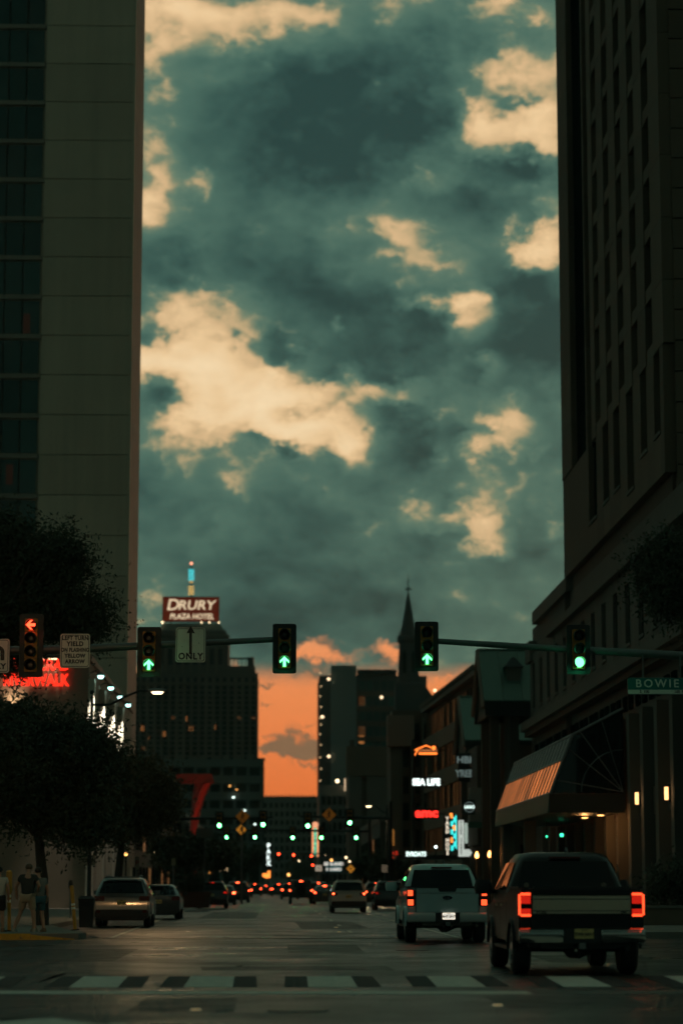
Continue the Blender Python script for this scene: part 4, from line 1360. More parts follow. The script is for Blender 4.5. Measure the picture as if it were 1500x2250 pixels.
for i, (px, py, mm, r) in enumerate(((513, 1752, 'white', .26), (537, 1781, 'white', .28), (380, 1730, 'sodium', .45), (505, 1727, 'sodium', .22), (520, 1735, 'sodium', .2), (560, 1811, 'white', .24))):
    p = at(px, py, YG - .5)
    s = MB().sphere((0, 0, 0), r, 8, 6, .5).build('garage_lamp', E[mm], None, p)
    tag(s, ['white lamp on the upper garage deck', 'white lamp above the walking-figure sign', 'orange lamp behind the red sculpture', 'dim orange lamp on the garage top deck', 'dim orange lamp right of another on the garage', 'white lamp between the green signals'][i], 'lamp')

# ---- darker low-rises filling both sides of the far street
def lowrise(label, x0, x1, y0, y1, h, m, lit=.05, side=1):
    o = thing('low_building', label, 'building', ((x0 + x1) / 2, y0, 0), 0, 'low buildings along the far street')
    bx('wall', o, x0, x1, y0 + .3, y1, 0, h, m)
    bx('parapet', o, x0 - .15, x1 + .15, y0 + .1, y1, h, h + .6, M['stone2'])
    n = max(2, int((x1 - x0) / 2.2))
    for f in range(int(h / 3.6)):
        for i in range(n):
            xa = x0 + (x1 - x0) * i / n
            r = random.random()
            bx('window_pane', o, xa + .5, xa + (x1 - x0) / n - .5, y0 + .2, y0 + .29, f * 3.6 + 1, f * 3.6 + 3, E['amberwin'] if r < lit else M['recess'])
    # street side bays
    xs = x1 if side > 0 else x0
    m2 = max(2, int((y1 - y0) / 5))
    for i in range(m2):
        ya = y0 + (y1 - y0) * i / m2
        for f in range(int(h / 3.6)):
            r = random.random()
            bx('side_window', o, xs - .05, xs + .05, ya + 1, ya + (y1 - y0) / m2 - 1, f * 3.6 + .8, f * 3.6 + 3, E['amberwin'] if r < lit * 1.5 else M['recess'])
    return o
lowrise('dark three-storey shops left of the far street', -34, -11.5, 200, 246, 10.5, M['stone3'])
lowrise('dark two-storey shops farther along the left side', -34, -12, 262, 330, 7.6, brick)
lowrise('dark four-storey block far down the left side', -34, -12.5, 345, 440, 11, brick)
lowrise('dark shops right of the far street before the lit block', 11.5, 30, 262, 320, 8.2, brick, .12, -1)
lowrise('low shops at the far right under the grey block', 12.2, 30, 352, 410, 8.0, M['stone3'], .12, -1)

# ================================================================== signals, signs, lamps
def arrow_pts(s, up=True):
    a = [(0, .5), (.46, .06), (.46, -.16), (.14, .12), (.14, -.5), (-.14, -.5), (-.14, .12), (-.46, -.16), (-.46, .06)]
    if not up:
        a = [(-z, x) for x, z in a]
    return [(x * s, z * s) for x, z in a]

SIGM = {}
def traffic_signal(px, py, Y, label, lit, colour='green', shape='ball', nsec=3, face='sigyellow', group='signals on the near mast arms', far=False, z=None):
    """three- or four-lens vehicle signal facing the camera; lit counts from the top"""
    p = at(px, py, Y)
    o = thing('traffic_signal', label, 'traffic light', p, 0, group)
    S = .355
    h = nsec * S
    key = (nsec, far)
    if key not in SIGM:
        def rr(w, hh, r, n=4):
            pts = []
            for cx, cz, a0 in ((w - r, hh - r, 0), (-w + r, hh - r, pi / 2), (-w + r, -hh + r, pi), (w - r, -hh + r, 1.5 * pi)):
                for k in range(n):
                    a = a0 + pi / 2 * k / (n - 1)
                    pts.append((cx + r * cos(a), cz + r * sin(a)))
            return pts
        bp = MB().prism_y(rr(.315, h / 2 + .13, .06), .02, .05).mesh('backplate')
        sec = MB().box(-.165, .165, -.10, .14, -S / 2 + .006, S / 2 - .006).mesh('signal_section', .012)
        n = 14
        ring_ = []
        for yy, rr_ in ((-.10, .155), (-.36, .150), (-.36, .138), (-.10, .140)):
            ring_.append([(rr_ * cos(a), yy + (.10 * max(0, -sin(a)) if yy < -.2 else 0), rr_ * sin(a)) for a in np.linspace(radians(-62), radians(242), n)])
        vis = MB()
        for i in range(4):
            ra, rb = ring_[i], ring_[(i + 1) % 4]
            for k in range(n - 1):
                vis.quad(ra[k], ra[k + 1], rb[k + 1], rb[k])
        vis = vis.mesh('visor', 0, True)
        ln = MB()
        ln.loft([[(.133 * cos(a), -.105, .133 * sin(a)) for a in np.linspace(0, 2 * pi, 16, False)], [(.11 * cos(a), -.125, .11 * sin(a)) for a in np.linspace(0, 2 * pi, 16, False)], [(.05 * cos(a), -.135, .05 * sin(a)) for a in np.linspace(0, 2 * pi, 16, False)]])
        SIGM[key] = (bp, sec, vis, ln)
    bp, sec, vis, ln = SIGM[key]
    def inst(name, me, m, par, loc):
        q = me.copy() if me.materials and me.materials[0] != m else me
        kk = (me.name, m.name)
        if kk in UNIT:
            q = UNIT[kk]
        else:
            q = me.copy()
            q.materials.clear()
            q.materials.append(m)
            UNIT[kk] = q
        return link(name, q, None, par, loc)
    inst('backplate', bp, M['sigblack'], o, (0, 0, 0))
    for i in range(nsec):
        zc = h / 2 - (i + .5) * S
        sc_ = inst('signal_section', sec, M[face], o, (0, 0, zc))
        inst('visor', vis, M['sigblack'], sc_, (0, 0, 0))
        em = E[colour + ('far' if far else '')]
        if i == lit and shape == 'ball':
            kk = ('lens', em.name)
            if kk not in UNIT:
                UNIT[kk] = ln.mesh('lens', 0, True)
                UNIT[kk].materials.append(em)
            link('lens', UNIT[kk], None, sc_)
        else:
            kk = ('lens', 'off')
            if kk not in UNIT:
                UNIT[kk] = ln.mesh('lens', 0, True)
                UNIT[kk].materials.append(M['lensoff'])
            if i == lit:
                gl = ln.mesh('lens', 0, True)
                gl.materials.append(emat('lens_glow_' + colour, (.0, 1, .30) if colour == 'green' else (1, .02, .01), .10))
                link('lens', gl, None, sc_)
            else:
                link('lens', UNIT[kk], None, sc_)
            if i == lit:
                pts = arrow_pts(.27, shape == 'up')
                MB().slab([(x, -.142, zz) for x, zz in pts], (0, .02, 0)).build('arrow', em, sc_)
        if i == lit and not far:
            light('lamp_spill', 'POINT', (0, -.50, -.02), (9 if shape == 'ball' else 3.5) if colour == 'green' else 3, (.05, 1, .38) if colour == 'green' else (1, .05, .03), sc_, .10)
    # clamp to the arm
    MB().tube([(0, .09, -.3), (0, .17, 0), (0, .09, .3)], .035, 6).build('clamp', M['pole'], o)
    return o

YS = 64.0
sigs = [
    traffic_signal(328, 1432, YS, 'black-backed signal with green arrow left of the ONLY sign', 2, 'green', 'up'),
    traffic_signal(625, 1425, YS, 'black-backed signal with green arrow at the tip of the left arm', 2, 'green', 'up'),
    traffic_signal(937, 1420, YS, 'black-backed signal with green arrow at the tip of the right arm', 2, 'green', 'up'),
    traffic_signal(1270, 1427, YS, 'signal with a round green light near the BOWIE sign', 2, 'green', 'ball', face='greyface' if 'greyface' in M else 'sigyellow'),
    traffic_signal(69, 1418, YS, 'four-lens signal with a red left arrow in front of the tree', 0, 'red', 'left', 4),
]
# mast arms
def mast(label, pts, base, side):
    o = thing('mast_arm', label, 'signal mast', base)
    b = Vector(base)
    MB().tube([Vector(p) - b for p in pts], [.15, .12, .09, .075][:len(pts)], 10).build('arm', M['pole'], o, smooth=True)
    MB().tube([(0, 0, .15), (0, 0, .4), (0, 0, 7.4), (0, 0, 9.3)], [.24, .19, .16, .13], 12).build('pole', M['pole'], o, smooth=True)
    MB().box(-.3, .3, -.3, .3, .12, .2).build('base_plate', M['pole'], o, bevel=.01)
    e = Vector(pts[-1]) - b
    MB().tube([e - Vector((side * .04, 0, 0)), e + Vector((side * .03, 0, 0))], .085, 10).build('end_cap', M['sigblack'], o)
    return o
pr0 = Vector((13.6, YS + .25, 7.35))
mast('grey mast arm reaching in from the right with two signals', [pr0, at(1500, 1441, YS + .22), at(1200, 1424, YS + .22), at(915, 1406, YS + .22)], (13.6, YS + .25, 0), -1)
pl0 = Vector((-11.6, YS + .25, 7.45))
mast('dark mast arm reaching in from the left with three signals', [pl0, at(150, 1427, YS + .22), at(400, 1415, YS + .22), at(648, 1403, YS + .22)], (-11.6, YS + .25, 0), 1)

def rrect(w, h, r, n=4):
    pts = []
    for cx, cz, a0 in ((w - r, h - r, 0), (-w + r, h - r, pi / 2), (-w + r, -h + r, pi), (w - r, -h + r, 1.5 * pi)):
        for k in range(n):
            a = a0 + pi / 2 * k / (n - 1)
            pts.append((cx + r * cos(a), cz + r * sin(a)))
    return pts

def road_sign(px0, py0, px1, py1, Y, label, back='signwhite', border=True):
    a, b = at(px0, py0, Y), at(px1, py1, Y)
    o = thing('road_sign', label, 'road sign', ((a.x + b.x) / 2, Y, (a.z + b.z) / 2), 0, 'signs on the near mast arms')
    w, h = (b.x - a.x) / 2, (a.z - b.z) / 2
    MB().prism_y(rrect(w, h, .07), 0, .02).build('plate', M['signedge'], o)
    if border:
        MB().prism_y(rrect(w - .012, h - .012, .06), -.004, 0).build('rim', M[back], o)
        MB().prism_y(rrect(w - .035, h - .035, .05), -.006, -.0041).build('border_line', M['signblack'], o)
        MB().prism_y(rrect(w - .05, h - .05, .04), -.008, -.0061).build('face', M[back], o)
    else:
        MB().prism_y(rrect(w - .01, h - .01, .03), -.006, 0).build('face', M[back], o)
    for s in (-1, 1):
        MB().tube([(s * w * .55, -.009, h * .1 * s), (s * w * .55, -.013, h * .1 * s)], .012, 6).build('bolt', M['pole'], o)
    MB().box(-.06, .06, .02, .16, -h * .7, h * .7).build('bracket', M['pole'], o)
    return o, w, h

o, w, h = road_sign(386, 1378, 452, 1456, YS - .12, 'white sign with a straight arrow over the word ONLY')
MB().slab([(x, -.0085, z + h * .24) for x, z in [(0, .40), (.11, .19), (.035, .205), (.035, -.36), (-.035, -.36), (-.035, .205), (-.11, .19)]], (0, -.003, 0)).build('arrow', M['signblack'], o)
letters(o, 'ONLY', .24, M['signblack'], (0, -.0095, -h * .66), .008, sx=.92, space=1.15, extrude=.002)
o, w, h = road_sign(133, 1392, 198, 1468, YS - .12, 'white sign reading LEFT TURN YIELD ON FLASHING YELLOW ARROW')
for i, (s_, sz_, sx_) in enumerate((('LEFT TURN', .155, .82), ('YIELD', .17, .92), ('ON FLASHING', .14, .76), ('YELLOW', .14, .92), ('ARROW', .14, .92))):
    letters(o, s_, sz_, M['signblack'], (0, -.0095, h * (.73, .39, .04, -.30, -.63)[i]), .007, sx=sx_, space=1.1, extrude=.002)
o, w, h = road_sign(-47, 1403, 21, 1479, YS - .12, 'white turn sign cut by the left edge of the picture')
letters(o, 'ONLY', .20, M['signblack'], (w * .05, -.0095, -h * .62), .008, sx=1.05, extrude=.002, space=1.1)
pts = []
for a in np.linspace(0, pi, 9):
    pts.append((.16 * cos(a) + .12, .16 * sin(a) + .1))
for a in np.linspace(pi, 0, 9):
    pts.append((.06 * cos(a) + .12, .06 * sin(a) + .1))
pts2 = [(.28, -.12), ] + pts[:9] + [(-.04, .02), (-.13, .02), (.01, -.18), (.15, .02), (.06, .02)] + pts[10:] + [(.18, -.12)]
MB().slab([(x, -.0085, z) for x, z in pts2], (0, -.003, 0)).build('arrow', M['signblack'], o)
o, w, h = road_sign(1377, 1489, 1530, 1526, YS - .05, 'green street name sign reading BOWIE under the right arm', 'signgreen', False)
letters(o, 'BOWIE', .30, mat('sign_letter', (.75, .78, .68), .5), (-.13, -.008, .06), .006, space=1.35, extrude=.002)
MB().box(-w + .012, w - .012, -.008, -.0065, -h + .015, -h + .125).build('number_strip', M['signwhite'], o)
letters(o, 'S  100                        100  N', .10, M['signblack'], (0, -.0095, -h + .07), .003, extrude=.001)
for s in (-.5, .5):
    MB().box(s - .02, s + .02, .0, .03, h, h + .62).build('hanger', M['pole'], o)

# ---- far signal sets
farset = []
def far_arm(label, pxa, pxb, py, Y, pole_px):
    a, b = at(pxa, py, Y), at(pxb, py, Y)
    px_ = at(pole_px, py, Y).x
    o = thing('mast_arm', label, 'signal mast', (px_, Y + .3, 0))
    far_end = a if abs(a.x - px_) > abs(b.x - px_) else b
    MB().tube([(0, 0, a.z), (far_end.x - px_, 0, far_end.z + .1)], [.12, .07], 8).build('arm', M['darkmetal'], o)
    MB().tube([(0, 0, .15), (0, 0, a.z + 1.2)], [.17, .12], 8).build('pole', M['darkmetal'], o)
for i, (px, py) in enumerate(((482, 1803), (578, 1801), (676, 1804), (768, 1797))):
    traffic_signal(px, py, 177, ['large far green signal left of the walking-figure signs', 'large far green signal right of the walking-figure signs', 'large far green signal beside the lit column sign', 'large far green signal by the right lamp post'][i], 2, 'green', 'ball', group='green signals at the second crossing', far=True)
for i, (px, py) in enumerate(((498, 1831), (560, 1831), (643, 1832), (706, 1832), (782, 1832))):
    traffic_signal(px, py, 222, ['smaller far green signal under the leftmost large one', 'smaller far green signal under the walking-figure signs', 'smaller far green signal left of the lit column sign', 'smaller far green signal right of the lit column sign', 'rightmost smaller far green signal'][i], 2, 'green', 'ball', group='green signals at the third crossing', far=True)
for i, (px, py) in enumerate(((612, 1882), (645, 1884), (684, 1886))):
    traffic_signal(px, py, 360, ['far red signal nearest the PARK sign', 'middle of three far red signals', 'far red signal under the lit column sign'][i], 0, 'red', 'ball', group='red signals far down the street', far=True)
for i, (px, py) in enumerate(((687, 1905), (714, 1907))):
    traffic_signal(px, py, 480, ['lower far red signal left of the white square sign', 'lower far red signal right of the white square sign'][i], 0, 'red', 'ball', group='lower red signals farthest down the street', far=True)
far_arm('dark mast arm holding the large far green signals from the left', 430, 600, 1799, 177, 385)
far_arm('dark mast arm holding the large far green signals from the right', 660, 850, 1797, 177, 858)
far_arm('dark mast arm behind, holding the smaller green signals', 480, 800, 1826, 222, 812)
far_arm('dark mast arm holding the far red signals', 600, 700, 1876, 360, 718)

def post_to_ground(o, x=0, y=.12, r=.05):
    MB().tube([(x, y, -o.location.z + .1), (x, y, 0)], r, 6).build('post', M['pole'], o)

def diamond(px, py, half, Y, label, col, figure=True):
    p = at(px, py, Y)
    o = thing('warning_sign', label, 'road sign', p, 0, 'diamond warning signs')
    s = half * Y / F
    MB().slab([(s, 0, 0), (0, 0, s), (-s, 0, 0), (0, 0, -s)], (0, .03, 0)).build('plate', col, o)
    MB().slab([(s * .93, -.003, 0), (0, -.003, s * .93), (-s * .93, -.003, 0), (0, -.003, -s * .93)], (0, -.004, 0)).build('border_line', M['signblack'], o)
    MB().slab([(s * .88, -.008, 0), (0, -.008, s * .88), (-s * .88, -.008, 0), (0, -.008, -s * .88)], (0, -.004, 0)).build('face', col, o)
    if figure:
        MB().tube([(0, -.013, s * .46), (0, -.02, s * .46)], s * .11, 10).build('figure_head', M['signblack'], o)
        q = [(-.08, .34), (.10, .34), (.30, .10), (.24, .04), (.10, .16), (.10, -.04), (.26, -.5), (.14, -.52), (.0, -.16), (-.2, -.5), (-.3, -.44), (-.1, -.02), (-.1, .14), (-.26, .0), (-.31, .07)]
        MB().slab([(x * s, -.013, z * s) for x, z in q], (0, -.005, 0)).build('figure', M['signblack'], o)
    else:
        for k in (-1, 1):
            MB().slab([(s * .18 * k - s * .06, -.013, -s * .32), (s * .18 * k + s * .06, -.013, -s * .32), (s * .1 * k + s * .06, -.013, s * .32), (s * .1 * k - s * .06, -.013, s * .32)], (0, -.005, 0)).build('symbol', M['signblack'], o)
    post_to_ground(o)
    return o
amber = mat('amber_sign', (.55, .22, .03), .6, var=.1, vscale=2, emit=(1, .35, .04), es=.05)
amberlit = mat('amber_sign_lit', (.7, .32, .03), .6, emit=(1, .38, .04), es=.32)  # brighter copy of the amber plate, its light put in as emission
diamond(533, 1794, 16, 176, 'dull amber walking-figure diamond above a brighter smaller one', amber)
diamond(530, 1823, 12, 190, 'bright small amber walking-figure diamond', amberlit)
diamond(723, 1790, 16, 176, 'amber walking-figure diamond near the right lamp post', amber)
diamond(770, 1909, 10, 200, 'bright orange diamond low beside the white car', amberlit, False)

def board(name, label, px0, py0, px1, py1, Y, m, txt=None, tm=None, ts=.7, post=True, group=None):
    o, w, h = plaque(name, label, px0, py0, px1, py1, Y, m, group, .05)
    if txt:
        letters(o, txt, h * ts, tm or M['signblack'], (0, -.01, 0), .005)
    if post:
        post_to_ground(o)
    return o
paper = mat('sign_pale', (.5, .42, .33), .7, emit=(1, .72, .5), es=.06)
board('direction_board', 'faint grey board sign on a post left of the green signals', 432, 1820, 468, 1840, 150, mat('dull_board', (.10, .11, .10), .6))
board('square_sign', 'small pale square sign between the red lights', 693, 1901, 707, 1914, 360, mat('sq', (.5, .45, .38), .6, emit=(1, .8, .6), es=.35), '30', None, .6)
board('parking_notice', 'pale small sign on a post right of the orange diamond', 838, 1900, 851, 1917, 150, paper)
board('parking_notice', 'pale narrow sign on a post right of the parked silver car', 297, 1882, 306, 1910, 110, mat('notice2', (.30, .24, .18), .7), 'P', mat('red_print', (.3, .03, .02), .6), .5)
board('parking_notice', 'pale sign on a post behind the parked dark car', 377, 1886, 386, 1902, 120, mat('notice3', (.26, .24, .15), .7))
board('hanging_board', 'pale lettered board hanging under the left tree', 182, 1880, 210, 1902, 92, mat('notice4', (.34, .26, .18), .7), 'OPEN', None, .5)
board('shop_board', 'glowing orange shop sign at the left kerb', 459, 1907, 472, 1919, 240, emat('shop_orange', (1, .38, .08), .9))
board('shop_board', 'glowing cream shop sign beside the orange one', 481, 1901, 501, 1915, 240, emat('shop_cream', (1, .66, .36), .5), 'IC', M['signblack'], .7)
board('shop_board', 'tall orange lit shop panel right of the green signals', 856, 1822, 866, 1858, 236, emat('shop_tall', (1, .40, .08), .22))
board('shop_board', 'red lit panel above the right pavement', 858, 1872, 864, 1888, 236, emat('shop_red', (1, .05, .02), .9))
board('shop_board', 'second red lit panel right of the first', 868, 1870, 873, 1886, 236, emat('shop_red2', (1, .05, .02), .5))
o = board('cafe_sign', 'two-line lit white lettering on a blue awning far right', 716, 1893, 750, 1915, 300, mat('awning_blue', (.01, .05, .06), .6, emit=(.0, .5, .55), es=.10))
letters(o, 'BERLAND', .55, emat('cafe_letter', (.9, .85, .75), .9), (0, -.02, .3), .02)
letters(o, 'HILARIO', .5, emat('cafe_letter', (.9, .85, .75), .9), (0, -.02, -.35), .02)

# vertical PARK sign and the lit theatre column
o, w, h = plaque('park_sign', 'vertical black sign with white stacked letters PARK', 583, 1853, 597, 1912, 330, M['signblack'])
stacked(o, 'PARK', emat('park_letter', (.85, 1, .95), 1.8), 0, h * .40, h / 4.6, h / 4.3, -.03, .04)
MB().slab([(-.8, -.03, -h * .62), (-.1, -.03, -h * .62), (-.1, -.03, -h * .52), (.25, -.03, -h * .52), (.25, -.03, -h * .78), (-.3, -.03, -h * .8), (-.8, -.03, -h * .74)], (0, .1, 0)).build('arrow_panel', E['orange'], o)
post_to_ground(o, 0, .2, .12)
o, w, h = plaque('theatre_column', 'tall orange-outlined column sign with a round head', 687, 1818, 698, 1882, 430, mat('col_back', (.02, .05, .04), .6, emit=(.1, 1, .6), es=.10))
eo = emat('column_orange', (1, .34, .14), 1.5)
for s in (-1, 1):
    MB().tube([(s * w * .5, -.05, -h * .5), (s * w * .5, -.05, h * .5)], .12, 8).build('neon_tube', eo, o)
MB().tube([(0, -.0, h * .5 + .45), (0, -.15, h * .5 + .45)], w * .62, 16).build('round_head', emat('column_head', (1, .42, .22), 1.0), o)
stacked(o, 'AZTECA', emat('column_letter', (.2, 1, .6), 1.2), 0, h * .42, h / 6.2, h / 6.4, -.06, .03)
post_to_ground(o, 0, .3, .2)

# ---- street lamps
def cobra(label, base, H, reach, dirx, lampmat, energy, col, r=.07, group='cobra street lamps', aim=(0, -.25, -1), cone=165):
    o = thing('street_lamp', label, 'street lamp', base, 0, group)
    MB().tube([(0, 0, .15), (0, 0, .5), (0, 0, H)], [r * 1.5, r * 1.2, r * .7], 8).build('pole', M['darkmetal'], o, smooth=True)
    MB().sphere((0, 0, H + .12), .09, 8, 6).build('finial', M['darkmetal'], o)
    MB().tube([(0, 0, H - .35), (dirx * reach * .3, 0, H - .35), (dirx * reach * .55, 0, H - .05), (dirx * reach * .8, 0, H + .18), (dirx * reach, 0, H + .2)], [.05, .05, .045, .04, .035], 7).build('arm', M['darkmetal'], o, smooth=True)
    hx = dirx * (reach + .22)
    hd = MB().loft([[(hx + q * .34, .13 * cos(a), H + .2 + .07 * sin(a)) for a in np.linspace(0, 2 * pi, 10, False)] if abs(q) < 1 else [(hx + q * .36, .04 * cos(a), H + .2 + .03 * sin(a)) for a in np.linspace(0, 2 * pi, 10, False)] for q in (-1, -.6, .5, 1)])
    hdo = hd.build('lamp_head', M['greymetal'], o, smooth=True)
    MB().loft([[(hx + .24 * cos(a), .10 * sin(a), H + .14) for a in np.linspace(0, 2 * pi, 12, False)], [(hx + .16 * cos(a), .07 * sin(a), H + .055) for a in np.linspace(0, 2 * pi, 12, False)]]).build('bulb', lampmat, hdo)
    if energy:
        light('street_glow', 'SPOT', (hx, 0, H + .02), energy, col, o, .15, cone, aim, .6)
    return o
p = at(197, 1900, 92)
cobra('dark street lamp on the left pavement with a warm lit head', (p.x, 92, 0), at(197, 1528, 92).z, 2.25, 1, E['warm'], 650, (1, .60, .28))
cobra('sodium street lamp on the near left corner, beside the first crossing', (-10.6, 30, 0), 11.0, 2.4, 1, E['sodium'], 2600, (1, .52, .20), aim=(-.12, 1, -.28), cone=46)
p = at(850, 1900, 190)
cobra('far street lamp with its lit head left of the brown block', (p.x, 190, 0), at(850, 1775, 190).z, 1.2, -1, E['warm'], 500, (1, .7, .4), .12)
p = at(785, 1900, 260)
cobra('far street lamp with stacked dim banners by the green signals', (p.x, 260, 0), at(785, 1830, 260).z, 1.0, -1, M['signwhite'], 0, (1, 1, 1), .2)
# small distant lamps along the street
for i, (px, py, Y, r, mm) in enumerate(((634, 1922, 400, .22, 'sodium'), (768, 1893, 300, .10, 'warm'), (760, 1884, 300, .12, 'warm'), (714, 1877, 420, .16, 'warm'), (728, 1890, 420, .2, 'sodium'),
                                   (957, 1861, 184, .10, 'white'), (657, 1892, 420, .12, 'warm'), (277, 1877, 135, .09, 'sodium'), (338, 1873, 200, .06, 'warm'), (347, 1874, 200, .07, 'warm'))):
    p = at(px, py, Y)
    o = thing('small_lamp', ['amber lamp above the far tail lights', 'lower of two warm lamps right of the street end', 'upper of two warm lamps right of the street end', 'warm lamp beside the theatre column', 'amber lamp over the far junction', 'bright white lamp left of the YARD HOUSE sign', 'tiny warm lamp over the far cars', 'amber wall lamp at the foot of the tall hotel', 'left of two tiny warm lamps beyond the parked car', 'right of two tiny warm lamps beyond the parked car'][i], 'lamp', p, 0, 'small distant lamps')
    MB().sphere((0, 0, 0), r, 8, 6).build('bulb', E[mm], o)
    MB().tube([(0, r + .04, -p.z), (0, r + .04, r)], .05, 5).build('post', M['darkmetal'], o)

# ---- red abstract sculpture (plain flared slab)
YT = 300.0
a, b = at(383, 1700, YT), at(472, 1700, YT)
sc = thing('red_sculpture', 'big rusty red abstract sculpture with a slab top and curved stem', 'sculpture', ((a.x + b.x) / 2, YT, 0))
red = mat('sculpture_red', (.30, .022, .012), .5, var=.25, vscale=.4)
wS = (b.x - a.x) / 2
z1, z0 = at(400, 1700, YT).z, at(400, 1722, YT).z
MB().slab([(-wS, -.6, z1), (wS * .86, -.6, z1), (wS, -.6, z0 + .05), (wS * .7, -.6, z0), (-wS * .78, -.6, z0)], (0, 1.2, 0)).build('top_slab', red, sc, bevel=.05)
rings = []
for s in np.linspace(0, 1, 9):
    zc_ = z0 * (1 - s) + .1 * s
    cx = wS * (.42 - .75 * s ** .6)
    wd = wS * (.42 - .22 * sin(pi * min(1, s * 1.3)))
    rings.append([(cx + wd * cos(q), .9 * (.5 + .4 * s) * sin(q), zc_) for q in np.linspace(0, 2 * pi, 10, False)])
MB().loft(rings).build('stem', red, sc, smooth=True)
rings = []
for s in np.linspace(0, 1, 7):
    zc_ = z0 * (1 - s) + (z0 - 4.2) * s
    cx = wS * (.62 - .62 * s ** .8)
    rings.append([(cx + wS * (.16 - .06 * s) * cos(q), -.75 + .25 * sin(q), zc_) for q in np.linspace(0, 2 * pi, 8, False)])
MB().loft(rings).build('curved_blade', mat('sculpture_red_glow', (.42, .02, .01), .45, emit=(1, .03, .01), es=.04), sc, smooth=True)  # brighter copy of the red, light on the blade put in as emission
light('sculpture_flood', 'SPOT', (1.5, -9, .6), 2600, (1, .35, .22), sc, .3, 60, (-.1, .55, .8), .6)
MB().box(1.2, 1.8, -9.3, -8.7, .15, .6).build('flood_lamp', M['darkmetal'], sc)

# ================================================================== trees
def leaves(n_clump, per, centre, radii, leaf, spread, seed, hollow=.45, squash=.75):
    g = np.random.default_rng(seed)
    radii = np.array(radii)
    nl = 9                                             # a crown is several uneven lobes
    ld = g.normal(size=(nl, 3))
    ld /= np.linalg.norm(ld, axis=1)[:, None]
    lc = ld * radii * (.35 + .30 * g.random(nl))[:, None]
    lr = .30 + .26 * g.random(nl)
    d = g.normal(size=(n_clump, 3))
    d /= np.linalg.norm(d, axis=1)[:, None]
    r = hollow + (1 - hollow) * g.random(n_clump) ** .6
    li = g.integers(0, nl, n_clump)
    cc = lc[li] + d * (r * lr[li])[:, None] * radii
    cs = spread * (.6 + .8 * g.random(n_clump))
    pos = np.repeat(cc, per, 0) + g.normal(size=(n_clump * per, 3)) * np.repeat(cs, per)[:, None] * np.array([1, 1, squash])
    # ragged twigs poking out of the outline
    nt_ = n_clump
    tl = g.integers(0, nl, nt_)
    td = g.normal(size=(nt_, 3))
    td /= np.linalg.norm(td, axis=1)[:, None]
    base = lc[tl] + td * (lr[tl] * (.9 + .5 * g.random(nt_)))[:, None] * radii
    tw = np.repeat(base, 22, 0) + np.repeat(td, 22, 0) * (g.random(nt_ * 22)[:, None] * spread * .9) + g.normal(size=(nt_ * 22, 3)) * .11
    pos = np.vstack([pos, tw]) + np.array(centre)
    n = len(pos)
    nrm = g.normal(size=(n, 3))
    nrm /= np.linalg.norm(nrm, axis=1)[:, None]
    t1 = np.cross(nrm, g.normal(size=(n, 3)))
    t1 /= np.linalg.norm(t1, axis=1)[:, None]
    t2 = np.cross(nrm, t1)
    L = (leaf * (.7 + .7 * g.random(n)))[:, None]
    v = np.stack([pos - t1 * L, pos + t2 * L * .42, pos + t1 * L, pos - t2 * L * .42], 1).reshape(-1, 3)
    me = bpy.data.meshes.new('crown')
    me.vertices.add(n * 4)
    me.vertices.foreach_set('co', v.astype(np.float32).ravel())
    me.loops.add(n * 4)
    me.loops.foreach_set('vertex_index', np.arange(n * 4, dtype=np.int32))
    me.polygons.add(n)
    me.polygons.foreach_set('loop_start', np.arange(0, n * 4, 4, dtype=np.int32))
    me.update()
    me.validate()
    return me

def tree(label, base, crown, radii, seed, n_clump=80, per=230, leaf=.10, spread=.55, m=None, group='street trees', lobes=None):
    """base on the ground, crown centre relative to base"""
    o = thing('oak_tree', label, 'tree', base, 0, group)
    cz = crown[2]
    g = random.Random(seed)
    top = Vector(crown)
    tr = [(0, 0, 0), (g.uniform(-.1, .1), g.uniform(-.1, .1), cz * .3), (crown[0] * .4, crown[1] * .4, cz - radii[2] * .75), (crown[0] * .9, crown[1] * .9, cz + radii[2] * .2)]
    r0 = .05 + .035 * cz ** .8
    MB().tube(tr, [r0 * 1.3, r0, r0 * .75, r0 * .25], 9).build('trunk', M['bark'], o, smooth=True)
    for k in range(9):
        a = 2 * pi * k / 9 + g.uniform(-.3, .3)
        s = Vector(tr[2]) * (.85 + .15 * g.random())
        e = top + Vector((cos(a) * radii[0] * .75, sin(a) * radii[1] * .75, g.uniform(-.5, .7) * radii[2]))
        mid_ = (s + e) / 2 + Vector((g.uniform(-.3, .3), g.uniform(-.3, .3), .25))
        MB().tube([s, mid_, e], [r0 * .42, r0 * .25, r0 * .07], 6).build('limb', M['bark'], o, smooth=True)
    me = leaves(n_clump, per, crown, radii, leaf, spread, seed)
    link('crown', me, m or M['leaf'], o)
    if lobes:
        for j, (c2, r2, nc) in enumerate(lobes):
            link('crown', leaves(nc, per, c2, r2, leaf, spread, seed * 7 + j), m or M['leaf'], o)
    return o

def crown_at(pxc, pyc, Y, rx, ry):
    s = Y / F
    c = at(pxc, pyc, Y)
    return c, rx * s, ry * s
